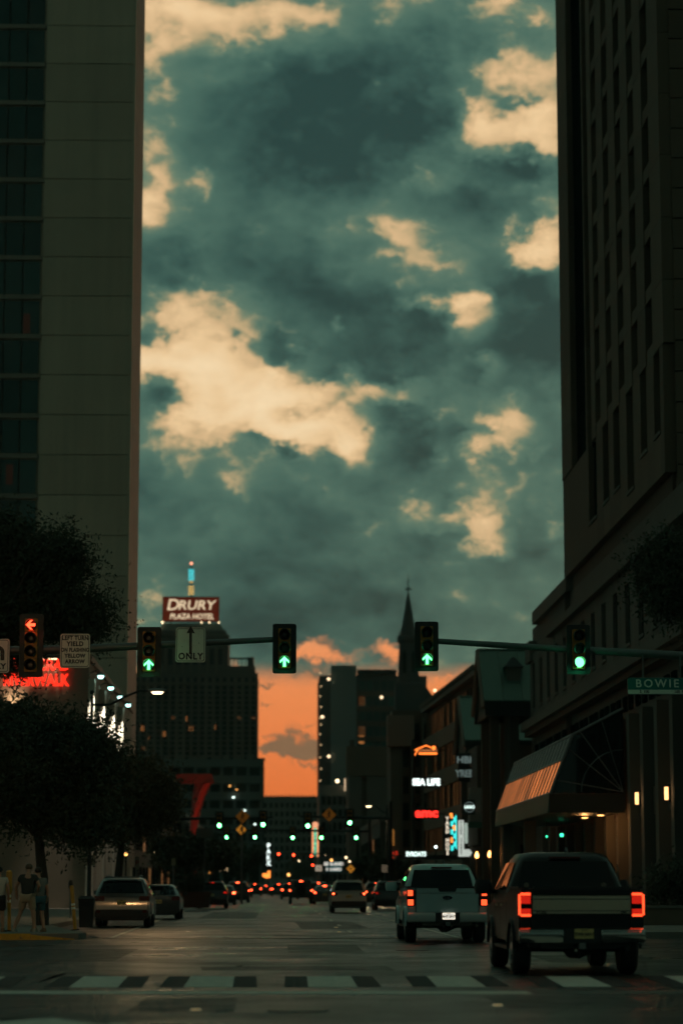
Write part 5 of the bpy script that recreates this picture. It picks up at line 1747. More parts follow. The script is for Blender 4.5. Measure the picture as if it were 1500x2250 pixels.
# tall oak at the left edge, rising above the red arrow
c_, rx, rz = crown_at(20, 1315, 84, 170, 175)
bp_ = Vector((c_.x - .8, 84, .1))
tree('tallest dark oak at the left edge rising above the red arrow', bp_, c_ - bp_, (rx, 2.6, rz), 11, 150, 400, .072, .46,
     lobes=[((at(140, 1225, 84) - bp_), (.85, 1.2, 1.0), 26), ((at(170, 1370, 84) - bp_), (.8, 1.2, .8), 24), ((at(-40, 1190, 84) - bp_), (1.6, 1.6, 1.1), 26)])
c_, rx, rz = crown_at(62, 1692, 78, 190, 150)
bp_ = Vector((at(95, 1900, 78).x, 78, .1))
tree('broad dark oak over the three people', bp_, c_ - bp_, (rx, 2.5, rz), 12, 170, 400, .072, .46,
     lobes=[((at(160, 1655, 78) - bp_), (.85, 1.2, .8), 26), ((at(20, 1600, 78) - bp_), (1.3, 1.4, .8), 26), ((at(180, 1800, 78) - bp_), (.9, 1.3, .7), 22)])
c_, rx, rz = crown_at(283, 1752, 108, 100, 100)
bp_ = Vector((at(262, 1900, 108).x, 108, .1))
tree('oak beside the sculpture, street lamp glow tinted into its brownish leaves', bp_, c_ - bp_, (rx, 2.3, rz), 13, 120, 340, .08, .46, M['leaf2'],
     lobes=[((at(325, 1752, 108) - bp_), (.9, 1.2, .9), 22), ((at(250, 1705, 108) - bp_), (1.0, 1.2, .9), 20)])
for i, (px, py, Y, rx_, ry_, lb_) in enumerate(((400, 1868, 165, 70, 44, 'dark round tree behind the parked dark car'), (470, 1880, 215, 55, 36, 'dark tree left of the stacked PARK letters'), (535, 1890, 280, 50, 34, 'farthest dark tree on the left kerb'), (655, 1912, 520, 40, 26, 'small dark tree under the red lights'), (805, 1905, 250, 34, 28, 'dark tree behind the orange diamond sign'), (850, 1915, 215, 30, 26, 'dark street tree left of the white pickup'))):
    c_, rx, rz = crown_at(px, py, Y, rx_, ry_)
    bp_ = Vector((c_.x, Y, .1))
    tree(lb_, bp_, c_ - bp_, (rx, rx, rz), 20 + i, 45, 130, .16, .5)
# tree at the right edge, mostly outside the frame, and a clipped hedge under it
c_, rx, rz = crown_at(1500, 1270, 86, 95, 120)
bp_ = Vector((c_.x + 1.2, 86, .1))
tree('dark oak overhanging from the right edge above the hotel ledge', bp_, c_ - bp_, (rx, 1.8, rz), 31, 80, 320, .075, .42)
c_ = at(1485, 1880, 80)
hd = thing('hedge', 'dark clipped hedge at the right edge behind the black pickup', 'hedge', (c_.x + 1.2, 80, .16))
link('foliage', leaves(90, 170, (0, 0, 1.15), (2.1, 1.0, 1.1), .07, .28, 41, .3), M['leaf'], hd)
for i in range(6):
    MB().tube([(-1.6 + i * .62, 0, 0), (-1.5 + i * .6, .1, 1.2)], [.03, .015], 5).build('stem', M['bark'], hd)
pw = thing('planter_wall', 'low brown planter wall behind the black pickup', 'wall', (12.6, 77.5, .16))
for i in range(5):
    MB().box(-1.0 + i * 1.5, .48 + i * 1.5, 0, .35, 0, .52).build('stone_block', M['stone'], pw, bevel=.02)
    MB().box(-1.02 + i * 1.5, .5 + i * 1.5, -.04, .39, .523, .62).build('coping', M['stone2'], pw, bevel=.015)

# ================================================================== vehicles (tail towards the camera, origin on the ground under the rear bumper)
def rrring(z, y0, y1, hw, r, n=5):
    """rounded-rectangle ring in plan at height z"""
    pts = []
    r = min(r, hw * .95, (y1 - y0) * .45)
    for cx, cy, a0 in ((hw - r, y1 - r, 0), (-hw + r, y1 - r, pi / 2), (-hw + r, y0 + r, pi), (hw - r, y0 + r, 1.5 * pi)):
        for k in range(n):
            a = a0 + pi / 2 * k / (n - 1)
            pts.append((cx + r * cos(a), cy + r * sin(a), z))
    return pts

def arch_profile(yr, yf, z0, ztop, wheels, rad, hump=None):
    """side outline with wheel arches cut in; returns (y, z) list"""
    pts = [(yr, z0)]
    for wy in wheels:
        for a in np.linspace(pi, 0, 9):
            pts.append((wy + rad * cos(a), max(z0, .36 + rad * sin(a))))
    pts += [(yf, z0)]
    pts += hump if hump else [(yf, ztop), (yr, ztop)]
    return pts

def wheel(o, x, y, r, w, rimm=None):
    s = 1 if x > 0 else -1
    n = 20
    prof = [(-w / 2, r * .62), (-w / 2, r * .9), (-w / 2 + .04, r), (w / 2 - .04, r), (w / 2, r * .9), (w / 2, r * .62)]
    rings = [[(px, rr * cos(a), rr * sin(a)) for a in np.linspace(0, 2 * pi, n, False)] for px, rr in prof]
    wo_ = link('wheel', MB().loft(rings).mesh('wheel', 0, True), M['tyre'], o, (x, y, r))
    rings = [[(s * q, rr * cos(a), rr * sin(a)) for a in np.linspace(0, 2 * pi, 14, False)] for q, rr in ((w / 2 - .05, r * .62), (w / 2 + .004, r * .60), (w / 2 - .02, r * .5), (w / 2 + .01, r * .16), (w / 2 + .02, r * .1))]
    MB().loft(rings).build('rim', rimm or M['rim'], wo_, smooth=True)
    for k in range(5):
        a = 2 * pi * k / 5
        MB().box(w / 2 - .02, w / 2 + .008, -.04, .04, r * .1, r * .58).mesh('spoke')
    return wo_

def plate_part(o, x, y, z, txt='TNR\u00b75811', m=None, w=.31, h=.16):
    pl_ = MB().box(-w / 2, w / 2, -.012, 0, -h / 2, h / 2).build('number_plate', m or M['plate'], o, (x, y, z), bevel=.008)
    if txt:
        letters(pl_, txt, .075, M['signblack'], (0, -.0135, -.012), .003, 'plate_digits', extrude=.001)
        letters(pl_, 'TEXAS', .032, M['signblack'], (0, -.0135, .056), .001, 'plate_state', extrude=.001)
    return pl_

def pickup(label, loc, paint, trim, dark):
    o = thing('pickup_truck', label, 'pickup truck', loc, 0)
    L = 5.88
    wy = (1.15, 4.83)
    WR = .405
    # bed and lower body with arches
    prof = arch_profile(.06, 5.75, .50, 1.0, wy, .50, [(5.82, .62), (5.84, 1.02), (4.75, 1.16), (2.05, 1.17), (2.05, 1.33), (.06, 1.33)])
    MB().prism_x(prof, -.985, .985).build('body', paint, o, bevel=.035, smooth=True)
    # wheel-arch flares
    for y in wy:
        for s in (-1, 1):
            q = [(y + .53 * cos(a), .36 + .53 * sin(a)) for a in np.linspace(pi * .97, pi * .03, 12)]
            q2 = [(y + .47 * cos(a), .36 + .47 * sin(a)) for a in np.linspace(pi * .03, pi * .97, 12)]
            MB().prism_x(q + q2, s * .98, s * 1.03).build('wheel_flare', paint, o)
    # cab as a tapering loft
    cab = [rrring(1.10, 1.98, 4.75, .985, .12), rrring(1.30, 2.0, 4.55, .975, .14), rrring(1.60, 2.07, 4.2, .86, .16), rrring(1.84, 2.18, 3.85, .76, .2), rrring(1.93, 2.28, 3.7, .69, .22), rrring(1.955, 2.5, 3.5, .5, .2)]
    MB().loft(cab).build('cab', paint, o, smooth=True)
    # rear window glass, sits just behind the rear wall
    MB().slab([(-.80, 1.985, 1.36), (.80, 1.985, 1.36), (.70, 2.13, 1.80), (-.70, 2.13, 1.80)], (0, .03, 0)).build('rear_window', M['carglass'], o)
    MB().box(-.26, .26, 2.10, 2.2, 1.845, 1.875).build('high_brake_lamp', M['redlens'], o)
    for s in (-1, 1):
        MB().slab([(s * .975, 2.25, 1.33), (s * .975, 3.15, 1.33), (s * .805, 3.1, 1.78), (s * .805, 2.4, 1.78)], (s * .012, 0, .006)).build('side_window', M['carglass'], o)
        MB().slab([(s * .975, 3.25, 1.33), (s * .972, 4.25, 1.33), (s * .81, 3.72, 1.78), (s * .805, 3.2, 1.78)], (s * .012, 0, .006)).build('side_window', M['carglass'], o)
        mi = MB().loft([rrring(1.26, 4.05, 4.22, .13, .05), rrring(1.36, 4.03, 4.25, .16, .06), rrring(1.50, 4.06, 4.22, .13, .05)]).build('mirror', M['plastic'] if dark else paint, o, (s * 1.19, 0, 0), smooth=True)
        MB().tube([(s * .97, 4.2, 1.30), (s * 1.12, 4.16, 1.34)], .04, 6).build('mirror_arm', M['plastic'], o)
        for yy in (2.85, 3.75):
            MB().box(s * .987, s * 1.012, yy - .09, yy + .09, 1.06, 1.10).build('door_handle', trim, o)
        MB().box(s * .7, s * 1.0, 1.9, 4.2, .36, .42).build('running_board', M['plastic'], o, bevel=.015)
    # bed rails, cover
    MB().box(-.93, .93, .1, 2.0, 1.332, 1.352).build('bed_cover', M['plastic'], o)
    for s in (-1, 1):
        MB().box(s * .90, s * .992, .04, 2.02, 1.353, 1.385).build('bed_rail', M['plastic'], o, bevel=.01)
    # tailgate
    tg = MB().box(-.775, .775, .015, .075, .74, 1.36).build('tailgate', paint, o, bevel=.02)
    MB().box(-.77, .77, -.015, .10, 1.325, 1.385).build('spoiler', M['plastic'], tg, bevel=.015)
    if dark:
        MB().box(-.78, .78, -.012, .012, .955, 1.255).build('trim_strip', trim, tg, bevel=.012)
        for zz in (1.19, 1.01):
            MB().box(-.78, .78, -.016, -.0125, zz - .006, zz + .006).build('groove', M['plastic'], tg)
        letters(tg, 'F\u00b7150', .07, M['plastic'], (-.64, -.0165, .985), .004, 'emblem', extrude=.002)
        letters(tg, '4X4', .05, M['plastic'], (.66, -.0165, .985), .003, 'emblem', extrude=.002)
    else:
        MB().prism_y([(-.775, 1.36), (-.775, 1.22), (.775, 1.22), (.775, 1.36)], -.002, .012).build('upper_fold', paint, tg, bevel=.02)
        MB().prism_y([(-.25, 1.37), (-.20, 1.25), (.20, 1.25), (.25, 1.37)], -.02, .01).build('handle', M['plastic'], tg, bevel=.01)
        MB().loft([[(.12 * cos(a), -.004, 1.105 + .048 * sin(a)) for a in np.linspace(0, 2 * pi, 20, False)], [(.115 * cos(a), -.016, 1.105 + .044 * sin(a)) for a in np.linspace(0, 2 * pi, 20, False)]]).build('emblem', mat('emblem_dark', (.006, .012, .03), .2), tg, smooth=True)
        letters(tg, 'Ford', .07, M['chrome'], (0, -.018, 1.105), .001, 'emblem_script', shear=.25, extrude=.001)
    # shut lines
    for s in (-1, 1):
        MB().box(s * .779 - .004, s * .779 + .004, .012, .06, .75, 1.33).build('shut_line', M['signblack'], o)
        for yy in (2.12, 3.2, 4.3):
            MB().box(s * .9855, s * .9875, yy - .006, yy + .006, .56, 1.16).build('shut_line', M['signblack'], o)
    MB().box(-.77, .77, .006, .05, .735, .742).build('shut_line', M['signblack'], o)
    # tail lamps
    for s in (-1, 1):
        x0, x1 = sorted((s * .79, s * .995))
        tl = MB().box(x0, x1, .02, .20, .90, 1.305).build('tail_lamp', M['redlens'], o, bevel=.02)
        if dark:
            # glowing C: outer bar, top and bottom bars
            xo = (s * .960, s * .992)
            MB().box(min(xo), max(xo), .008, .03, .945, 1.265).build('light_bar', E['tail'], tl)
            xi = sorted((s * .80, s * .958))
            for za, zb, e_ in ((1.25, 1.288, 'tail'), (.922, .958, 'tail'), (1.12, 1.245, 'taildim'), (.963, 1.04, 'taildim')):
                MB().box(xi[0], xi[1], .006, .028, za, zb).build('light_bar', E[e_], tl)
            MB().box(xi[0], xi[1], .007, .027, 1.045, 1.115).build('clear_lens', M['carglass'], tl)
        else:
            xi = sorted((s * .805, s * .98))
            for za, zb, fr_ in ((1.15, 1.29, .72), (.92, 1.06, .8)):
                xo = sorted((s * .98, s * (.98 - .175 * fr_)))
                MB().box(xo[0], xo[1], .004, .028, za, zb).build('light_bar', E['tail'], tl)
            MB().box(xi[0], xi[1], .007, .026, 1.07, 1.14).build('clear_lens', M['redlens'], tl)
    # bumper: two chrome ends and a recessed step with the plate
    bpm = M['chrome'] if dark else M['whitepaint']
    for s in (-1, 1):
        x0, x1 = sorted((s * .30, s * .99))
        sec = [(-.06, .52), (-.085, .60), (-.075, .70), (-.02, .745), (.10, .745), (.10, .50)]
        MB().prism_x(sec, x0, x1).build('bumper', bpm, o, bevel=.018, smooth=True)
    MB().box(-.30, .30, -.02, .1, .50, .73).build('bumper_step', M['plastic'], o, bevel=.012)
    plate_part(o, .03, -.028, .655, 'TNR\u00b75811' if dark else 'BHT\u00b72917', M['plate'] if dark else mat('plate_lit', (.75, .7, .6), .5, emit=(1, .93, .8), es=.75))
    # hitch, exhaust, axle, springs, spare
    und = M['plastic'] if dark else M['under']
    MB().box(-.62, .62, .16, .24, .42, .5).build('hitch_bar', und, o, bevel=.01)
    MB().box(-.05, .05, -.05, .3, .42, .51).build('hitch_receiver', M['greymetal'], o)
    for s in (-1, 1):
        MB().tube([(s * .1, -.03, .40), (s * .1, .04, .42)], .025, 6).build('chain_loop', M['chrome'], o)
    MB().tube([(-.8, wy[0], .40), (.8, wy[0], .40)], .055, 8).build('axle', und, o)
    MB().sphere((.0, wy[0], .40), .17, 10, 8).build('differential', und, o, smooth=True)
    MB().tube([(.35, 2.4, .44), (.45, 1.9, .48), (.62, .55, .43), (.75, .3, .42)], .045, 8).build('exhaust', und, o, smooth=True)
    MB().tube([(-.45, .45, .56), (0, .45, .50), (.45, .45, .56)], [.1, .25, .1], 12).build('spare_wheel', M['tyre'], o)
    for s in (-1, 1):
        MB().box(s * .58 - .04, s * .58 + .04, .3, 2.0, .46, .53).build('leaf_spring', und, o)
        MB().box(s * .86, s * .99, 1.62, 1.65, .24, .55).build('mud_flap', M['plastic'], o)
    MB().box(-.8, .8, .3, 5.5, .44, .56).build('chassis', M['plastic'], o)
    for y in wy:
        for s in (-1, 1):
            wheel(o, s * .86, y, WR, .28, M['rim'])
    MB().tube([(.12, 3.2, 1.95), (.12, 2.9, 2.02), (.12, 2.8, 1.955)], [.02, .03, .02], 6).build('roof_fin', M['plastic'], o)
    # windscreen
    MB().slab([(-.84, 4.62, 1.25), (.84, 4.62, 1.25), (.66, 3.86, 1.84), (-.66, 3.86, 1.84)], (0, .02, .01)).build('windscreen', M['carglass'], o)
    return o

blk = pickup('black pickup truck with a bright metal strip across its tailgate', (at(1279, 2140, 38.4).x, 38.4, 0), M['blackpaint'], M['satin'], True)
wht = pickup('white pickup truck half hidden by the black one', (at(983, 2068, 60.5).x, 60.5, 0), M['silverpaint'], M['chrome'], False)
# stickers in the black truck's rear window
for x, nm in ((-.66, 'round_sticker'), (.62, 'sticker')):
    MB().tube([(x, 1.99, 1.41), (x, 1.978, 1.41)], .045, 10).build(nm, mat('sticker', (.22, .16, .12), .6), blk)

CAR = {}
def car(kind, label, px, Y, paint, tail='taildim', tailr=1.0, plate=True, group=None, rot=0.0, x=None, detail=True, lit=True):
    """sedan, suv, van or jeep seen from behind"""
    X = at(px, 1960, Y).x if x is None else x
    o = thing({'sedan': 'sedan_car', 'suv': 'suv', 'van': 'minivan', 'jeep': 'off_road_car'}[kind], label, 'car', (X, Y, 0), rot, group)
    W, H, L, belt, z0 = {'sedan': (.90, 1.45, 4.7, .98, .24), 'suv': (.94, 1.70, 4.65, 1.08, .30), 'van': (.98, 1.78, 5.0, 1.10, .26), 'jeep': (.92, 1.86, 4.2, 1.15, .52)}[kind]
    WR = {'sedan': .33, 'suv': .36, 'van': .35, 'jeep': .42}[kind]
    wy = (.95, L - .95)
    prof = arch_profile(.0, L - .05, z0, belt, wy, WR + .07, [(L, .5), (L - .02, belt * .78), (L - 1.2, belt), (.05, belt), (0, belt * .8)])
    MB().prism_x(prof, -W, W).build('body', paint, o, bevel=.06, smooth=True, segs=3)
    if kind == 'sedan':
        cab = [rrring(belt - .03, .55, L - 1.0, W * .96, .2), rrring(belt + .15, .85, L - 1.35, W * .88, .22), rrring(H - .08, 1.35, L - 1.9, W * .72, .25), rrring(H, 1.6, L - 2.1, W * .55, .25)]
        rw = [(-W * .78, .68, belt + .04), (W * .78, .68, belt + .04), (W * .64, 1.26, H - .11), (-W * .64, 1.26, H - .11)]
    elif kind == 'jeep':
        cab = [rrring(belt - .03, .03, L - 1.4, W * .96, .1), rrring(H - .06, .10, L - 1.6, W * .86, .12), rrring(H, .16, L - 1.7, W * .80, .15)]
        rw = [(-W * .62, .018, belt + .10), (W * .62, .018, belt + .10), (W * .58, .07, H - .16), (-W * .58, .07, H - .16)]
    else:
        cab = [rrring(belt - .03, .04, L - 1.0, W * .97, .16), rrring(belt + .15, .07, L - 1.3, W * .92, .2), rrring(H - .10, .32, L - 1.9, W * .76, .26), rrring(H, .55, L - 2.2, W * .6, .25)]
        rw = [(-W * .80, .03, belt + .07), (W * .80, .03, belt + .07), (W * .68, .26, H - .16), (-W * .68, .26, H - .16)]
    MB().loft(cab).build('cabin', paint, o, smooth=True)
    MB().slab(rw, (0, -.025, .01)).build('rear_window', M['carglass'], o)
    for s in (-1, 1):
        MB().slab([(s * W * .955, 1.0, belt + .03), (s * W * .955, L - 1.5, belt + .03), (s * W * .76, L - 2.1, H - .14), (s * W * .76, 1.3, H - .14)], (s * .012, 0, .008)).build('side_window', M['carglass'], o)
        tz = belt - .10 if kind != 'jeep' else belt - .12
        xa, xb = sorted((s * W * .62, s * W * .99))
        if kind == 'van':
            xa, xb = sorted((s * W * .84, s * W * .99))
        if kind == 'jeep':
            xa, xb = sorted((s * W * .78, s * W * .97))
        tl = MB().box(xa, xb, -.018, .16, tz - .09, tz + .07).build('tail_lamp', M['redlens'], o, bevel=.015)
        c = (xa + xb) / 2 + s * .04
        hw_, hh_ = .085 * tailr, .05 * tailr
        MB().box(c - hw_, c + hw_, -.03, -.0185, tz - hh_, tz + hh_).build('light_bar', E[tail] if lit else M['redlens'], tl)
        if detail:
            mi = MB().loft([rrring(belt + .02, L - 1.75, L - 1.6, .09, .04), rrring(belt + .15, L - 1.75, L - 1.6, .11, .05)]).build('mirror', paint, o, (s * (W + .12), 0, 0), smooth=True)
        for y in wy:
            wheel(o, s * (W - .12), y, WR, .22, M['rim'])
    MB().box(-W * .96, W * .96, -.07, .12, z0 + .02, z0 + .30).build('bumper', M['plastic'] if kind != 'sedan' else paint, o, bevel=.04)
    MB().box(-W * .8, W * .8, .1, L - .3, z0 - .06, z0 + .02).build('underside', M['plastic'], o)
    if plate:
        plate_part(o, 0, -.012, belt - .24 if kind != 'jeep' else .78, None if not detail else 'KDL\u00b7482', None)
    if lit and not detail:
        MB().box(-.14, .14, rw[2][1] - .06, rw[2][1] - .03, rw[2][2] + .02, rw[2][2] + .06).build('high_brake_lamp', E[tail], o)
    if kind == 'suv':
        MB().box(-W * .62, W * .62, .10, .34, H - .05, H + .005).build('roof_spoiler', paint, o, bevel=.015)
        for s in (-1, 1):
            MB().tube([(s * W * .6, .8, H + .0), (s * W * .6, 1.0, H + .05), (s * W * .6, L - 2.5, H + .05), (s * W * .6, L - 2.3, H)], .02, 5).build('roof_rail', M['greymetal'], o)
        for s in (-1, 1):
            MB().box(s * .78 - .07, s * .78 + .07, -.075, -.071, z0 + .20, z0 + .27).build('reflector', M['redlens'], o)
    if kind == 'jeep':
        MB().tube([(0, -.28, .98), (0, -.04, .98)], .37, 18).build('spare_wheel', M['tyre'], o, smooth=True)
    return o

grey = mat('grey_car_paint', (.15, .18, .19), .32, metal=.3, coat=.8)
dgrey = mat('dark_car_paint', (.02, .022, .024), .28, coat=.9)
redp = mat('maroon_car_paint', (.06, .010, .008), .3, coat=.8)
palep = mat('pale_car_paint', (.55, .52, .45), .35, coat=.6)
K = 'cars along the street'
car('suv', 'silver suv parked at the left kerb near the leaning post', 268, 83, grey, group=K, lit=False)
car('sedan', 'dark sedan parked ahead of the silver suv', 348, 103, dgrey, group=K, lit=False)
car('suv', 'white suv driving ahead in the middle of the street', 766, 128, palep, 'tailfar', .55, group=K)
car('sedan', 'dark sedan just left of the white suv', 714, 186, dgrey, 'tailfar', .8, group=K, detail=False)
car('jeep', 'dark boxy off-road car with a spare wheel, left of the white suv', 661, 190, dgrey, 'tailfar', .75, group=K, detail=False)
car('suv', 'dark suv with a flaring orange lamp, right of the white suv', 829, 172, dgrey, 'tailfar', .8, group=K, detail=False)
car('suv', 'dark suv at the left kerb beyond the parked sedan', 466, 150, dgrey, group=K, detail=False)
car('sedan', 'dark car at the left kerb with one bright red lamp', 491, 178, dgrey, 'tailfar', 1.2, group=K, detail=False)
car('van', 'dark maroon minivan beside the bright red lamp', 522, 205, redp, 'tailfar', .6, group=K, detail=False)
for i, (px, Y, kd, lb) in enumerate(((513, 300, 'sedan', 'far dark sedan with two glowing lamps, leftmost of the queue'), (538, 290, 'sedan', 'far dark sedan second from the left in the queue'), (560, 330, 'suv', 'far dark suv under the PARK sign'), (584, 360, 'sedan', 'far dark sedan in the middle of the queue'), (612, 310, 'suv', 'far dark suv left of the off-road car'), (637, 250, 'suv', 'dark suv just behind the off-road car'), (690, 280, 'sedan', 'far dark sedan right of the off-road car'), (700, 240, 'van', 'dark minivan ahead of the white suv'), (742, 330, 'sedan', 'far dark sedan beyond the white suv'), (790, 300, 'sedan', 'far dark sedan right of the white suv'), (858, 140, 'suv', 'dark suv parked at the right kerb beside the white pickup'))):
    car(kd, lb, px, Y, dgrey if i % 3 else redp, 'tailfar' if i not in (10, 11) else 'taildim', 1.0 if i not in (10, 11) else .7, group=K, detail=False, plate=False)

# ================================================================== people on the left corner
def skin_mesh(name, joints, bones, radii, subdiv=2):
    """continuous limb surface grown round a joint skeleton"""
    me = bpy.data.meshes.new(name)
    me.from_pydata([joints[k] for k in joints], [(list(joints).index(a), list(joints).index(b)) for a, b in bones], [])
    o = bpy.data.objects.new(name, me)
    C.objects.link(o)
    sk = o.modifiers.new('skin', 'SKIN')
    sk.use_smooth_shade = True
    ss = o.modifiers.new('sub', 'SUBSURF')
    ss.levels = subdiv
    ss.render_levels = subdiv
    for i, k in enumerate(joints):
        r = radii.get(k, .05)
        me.skin_vertices[0].data[i].radius = r if isinstance(r, tuple) else (r, r)
    me.skin_vertices[0].data[0].use_root = True
    bpy.context.view_layer.update()
    dg = bpy.context.evaluated_depsgraph_get()
    out = bpy.data.meshes.new_from_object(o.evaluated_get(dg))
    bpy.data.objects.remove(o)
    out.materials.clear()
    out.polygons.foreach_set('use_smooth', [True] * len(out.polygons))
    return out

skin = mat('skin', (.42, .24, .16), .6)
def person(label, loc, H, rotz, pose, shirt, shorts, hairm, shoe, group='people on the left corner'):
    o = thing('person', label, 'person', loc, rotz, group)
    s = H / 1.8
    J = {'pelvis': (0, 0, .95), 'waist': (0, 0, 1.08), 'chest': (0, pose.get('lean', .02), 1.32), 'neck0': (0, pose.get('lean', .02), 1.48), 'neck': (0, pose.get('lean', .02) + .02, 1.56), 'head': (0, pose.get('lean', .02) + .05, 1.66), 'crown': (0, pose.get('lean', .02) + .05, 1.75)}
    B = [('pelvis', 'waist'), ('waist', 'chest'), ('chest', 'neck0'), ('neck0', 'neck'), ('neck', 'head'), ('head', 'crown')]
    R = {'pelvis': (.165, .115), 'waist': (.15, .105), 'chest': (.185, .125), 'neck0': (.10, .08), 'neck': .055, 'head': (.082, .10), 'crown': (.06, .075)}
    for n, sx in (('l', -1), ('r', 1)):
        hip = (sx * .10, 0, .90)
        kx, ky = pose['knee'][n]
        fx, fy = pose['foot'][n]
        knee = (kx, ky, .50)
        ank = (fx, fy, .085)
        toe = (fx + sx * .03, fy + .17, .035)
        sh = (sx * .20, J['chest'][1], 1.43)
        el = pose['elbow'][n]
        wr = pose['wrist'][n]
        for k, v, r in (('hip', hip, .095), ('thigh', tuple((a + b) / 2 for a, b in zip(hip, knee)), .085), ('knee', knee, .06), ('calf', tuple(a * .6 + b * .4 for a, b in zip(knee, ank)), .062), ('ankle', ank, .042), ('heel', (fx, fy - .03, .045), .04), ('toe', toe, .035),
                        ('shoulder', sh, .068), ('elbow', el, .045), ('wrist', wr, .03)):
            J[n + k] = v
            R[n + k] = r
        pd = (Vector(wr) - Vector(el)).normalized()
        palm = Vector(wr) + pd * .08
        J[n + 'palm'] = tuple(palm)
        R[n + 'palm'] = (.035, .018)
        B += [('pelvis', n + 'hip'), (n + 'hip', n + 'thigh'), (n + 'thigh', n + 'knee'), (n + 'knee', n + 'calf'), (n + 'calf', n + 'ankle'), (n + 'ankle', n + 'heel'), (n + 'ankle', n + 'toe'), ('chest', n + 'shoulder'), (n + 'shoulder', n + 'elbow'), (n + 'elbow', n + 'wrist'), (n + 'wrist', n + 'palm')]
        side = Vector((0, 1, 0)) if abs(pd.y) < .8 else Vector((1, 0, 0))
        side = (side - pd * side.dot(pd)).normalized()
        for q in range(4):
            base = palm + side * (.024 - q * .016)
            J[n + 'f%da' % q] = tuple(base + pd * .045)
            J[n + 'f%db' % q] = tuple(base + pd * (.085 - abs(q - 1) * .008) + Vector((-sx * .02, 0, 0)))
            R[n + 'f%da' % q] = R[n + 'f%db' % q] = .009
            B += [(n + 'palm', n + 'f%da' % q), (n + 'f%da' % q, n + 'f%db' % q)]
        J[n + 'th'] = tuple(Vector(wr) + pd * .05 + side * .05)
        R[n + 'th'] = .010
        B += [(n + 'wrist', n + 'th')]
    Js = {k: tuple(c * s for c in v) for k, v in J.items()}
    Rs = {k: (tuple(c * s for c in v) if isinstance(v, tuple) else v * s) for k, v in R.items()}
    link('body', skin_mesh('body', Js, B, Rs, 2), skin, o)
    # shirt
    tj = ['pelvis', 'waist', 'chest', 'neck0']
    sj = {k: J[k] for k in tj}
    sr = {'pelvis': (.185, .135), 'waist': (.178, .130), 'chest': (.208, .148), 'neck0': (.11, .09)}
    sb = [('pelvis', 'waist'), ('waist', 'chest'), ('chest', 'neck0')]
    for n in 'lr':
        sj[n + 'shoulder'] = J[n + 'shoulder']
        sj[n + 'sleeve'] = tuple(a * .38 + b * .62 for a, b in zip(J[n + 'shoulder'], J[n + 'elbow']))
        sr[n + 'shoulder'] = .088
        sr[n + 'sleeve'] = .076
        sb += [('chest', n + 'shoulder'), (n + 'shoulder', n + 'sleeve')]
    sj['pelvis'] = (0, 0, .90)
    link('shirt', skin_mesh('shirt', {k: tuple(c * s for c in v) for k, v in sj.items()}, sb, {k: (tuple(c * s for c in v) if isinstance(v, tuple) else v * s) for k, v in sr.items()}, 2), shirt, o)
    # shorts
    hj = {'pelvis': (0, 0, .93)}
    hr = {'pelvis': (.18, .13)}
    hb = []
    for n in 'lr':
        hj[n + 'hip'] = J[n + 'hip']
        hj[n + 'hem'] = tuple(a * .12 + b * .88 for a, b in zip(J[n + 'hip'], J[n + 'knee']))
        hr[n + 'hip'] = .12
        hr[n + 'hem'] = .105
        hb += [('pelvis', n + 'hip'), (n + 'hip', n + 'hem')]
    link('shorts', skin_mesh('shorts', {k: tuple(c * s for c in v) for k, v in hj.items()}, hb, {k: (tuple(c * s for c in v) if isinstance(v, tuple) else v * s) for k, v in hr.items()}, 2), shorts, o)
    # head details and hair (the face looks along +y)
    hc = Vector(J['head']) * s
    MB().sphere((hc.x, hc.y - .012 * s, hc.z + .045 * s), .097 * s, 14, 10, .98).build('hair', hairm, o, smooth=True)
    MB().loft([[(hc.x - .012, hc.y + .09 * s, hc.z + .01), (hc.x + .012, hc.y + .09 * s, hc.z + .01), (hc.x, hc.y + .085 * s, hc.z + .04)], [(hc.x - .008, hc.y + .115 * s, hc.z - .01), (hc.x + .008, hc.y + .115 * s, hc.z - .01), (hc.x, hc.y + .10 * s, hc.z + .005)]]).build('nose', skin, o)
    for sx in (-1, 1):
        MB().sphere((hc.x + sx * .088 * s, hc.y, hc.z), .024 * s, 8, 6, 1.4).build('ear', skin, o, smooth=True)
        MB().sphere((hc.x + sx * .032 * s, hc.y + .088 * s, hc.z + .03 * s), .010 * s, 6, 5).build('eye', M['signblack'], o)
    MB().box(hc.x - .022, hc.x + .022, hc.y + .085 * s, hc.y + .095 * s, hc.z - .05 * s, hc.z - .042 * s).build('mouth', mat('lips', (.25, .09, .07), .6), o)
    for n, sx in (('l', -1), ('r', 1)):
        fx, fy = pose['foot'][n]
        MB().loft([rrring(.0, (fy - .10) * s, (fy + .20) * s, .052, .045), rrring(.03, (fy - .10) * s, (fy + .20) * s, .055, .045), rrring(.07, (fy - .09) * s, (fy + .13) * s, .048, .04), rrring(.10, (fy - .08) * s, (fy + .03) * s, .044, .04)]).build('shoe', shoe, o, (fx * s, 0, 0), smooth=True)
    return o

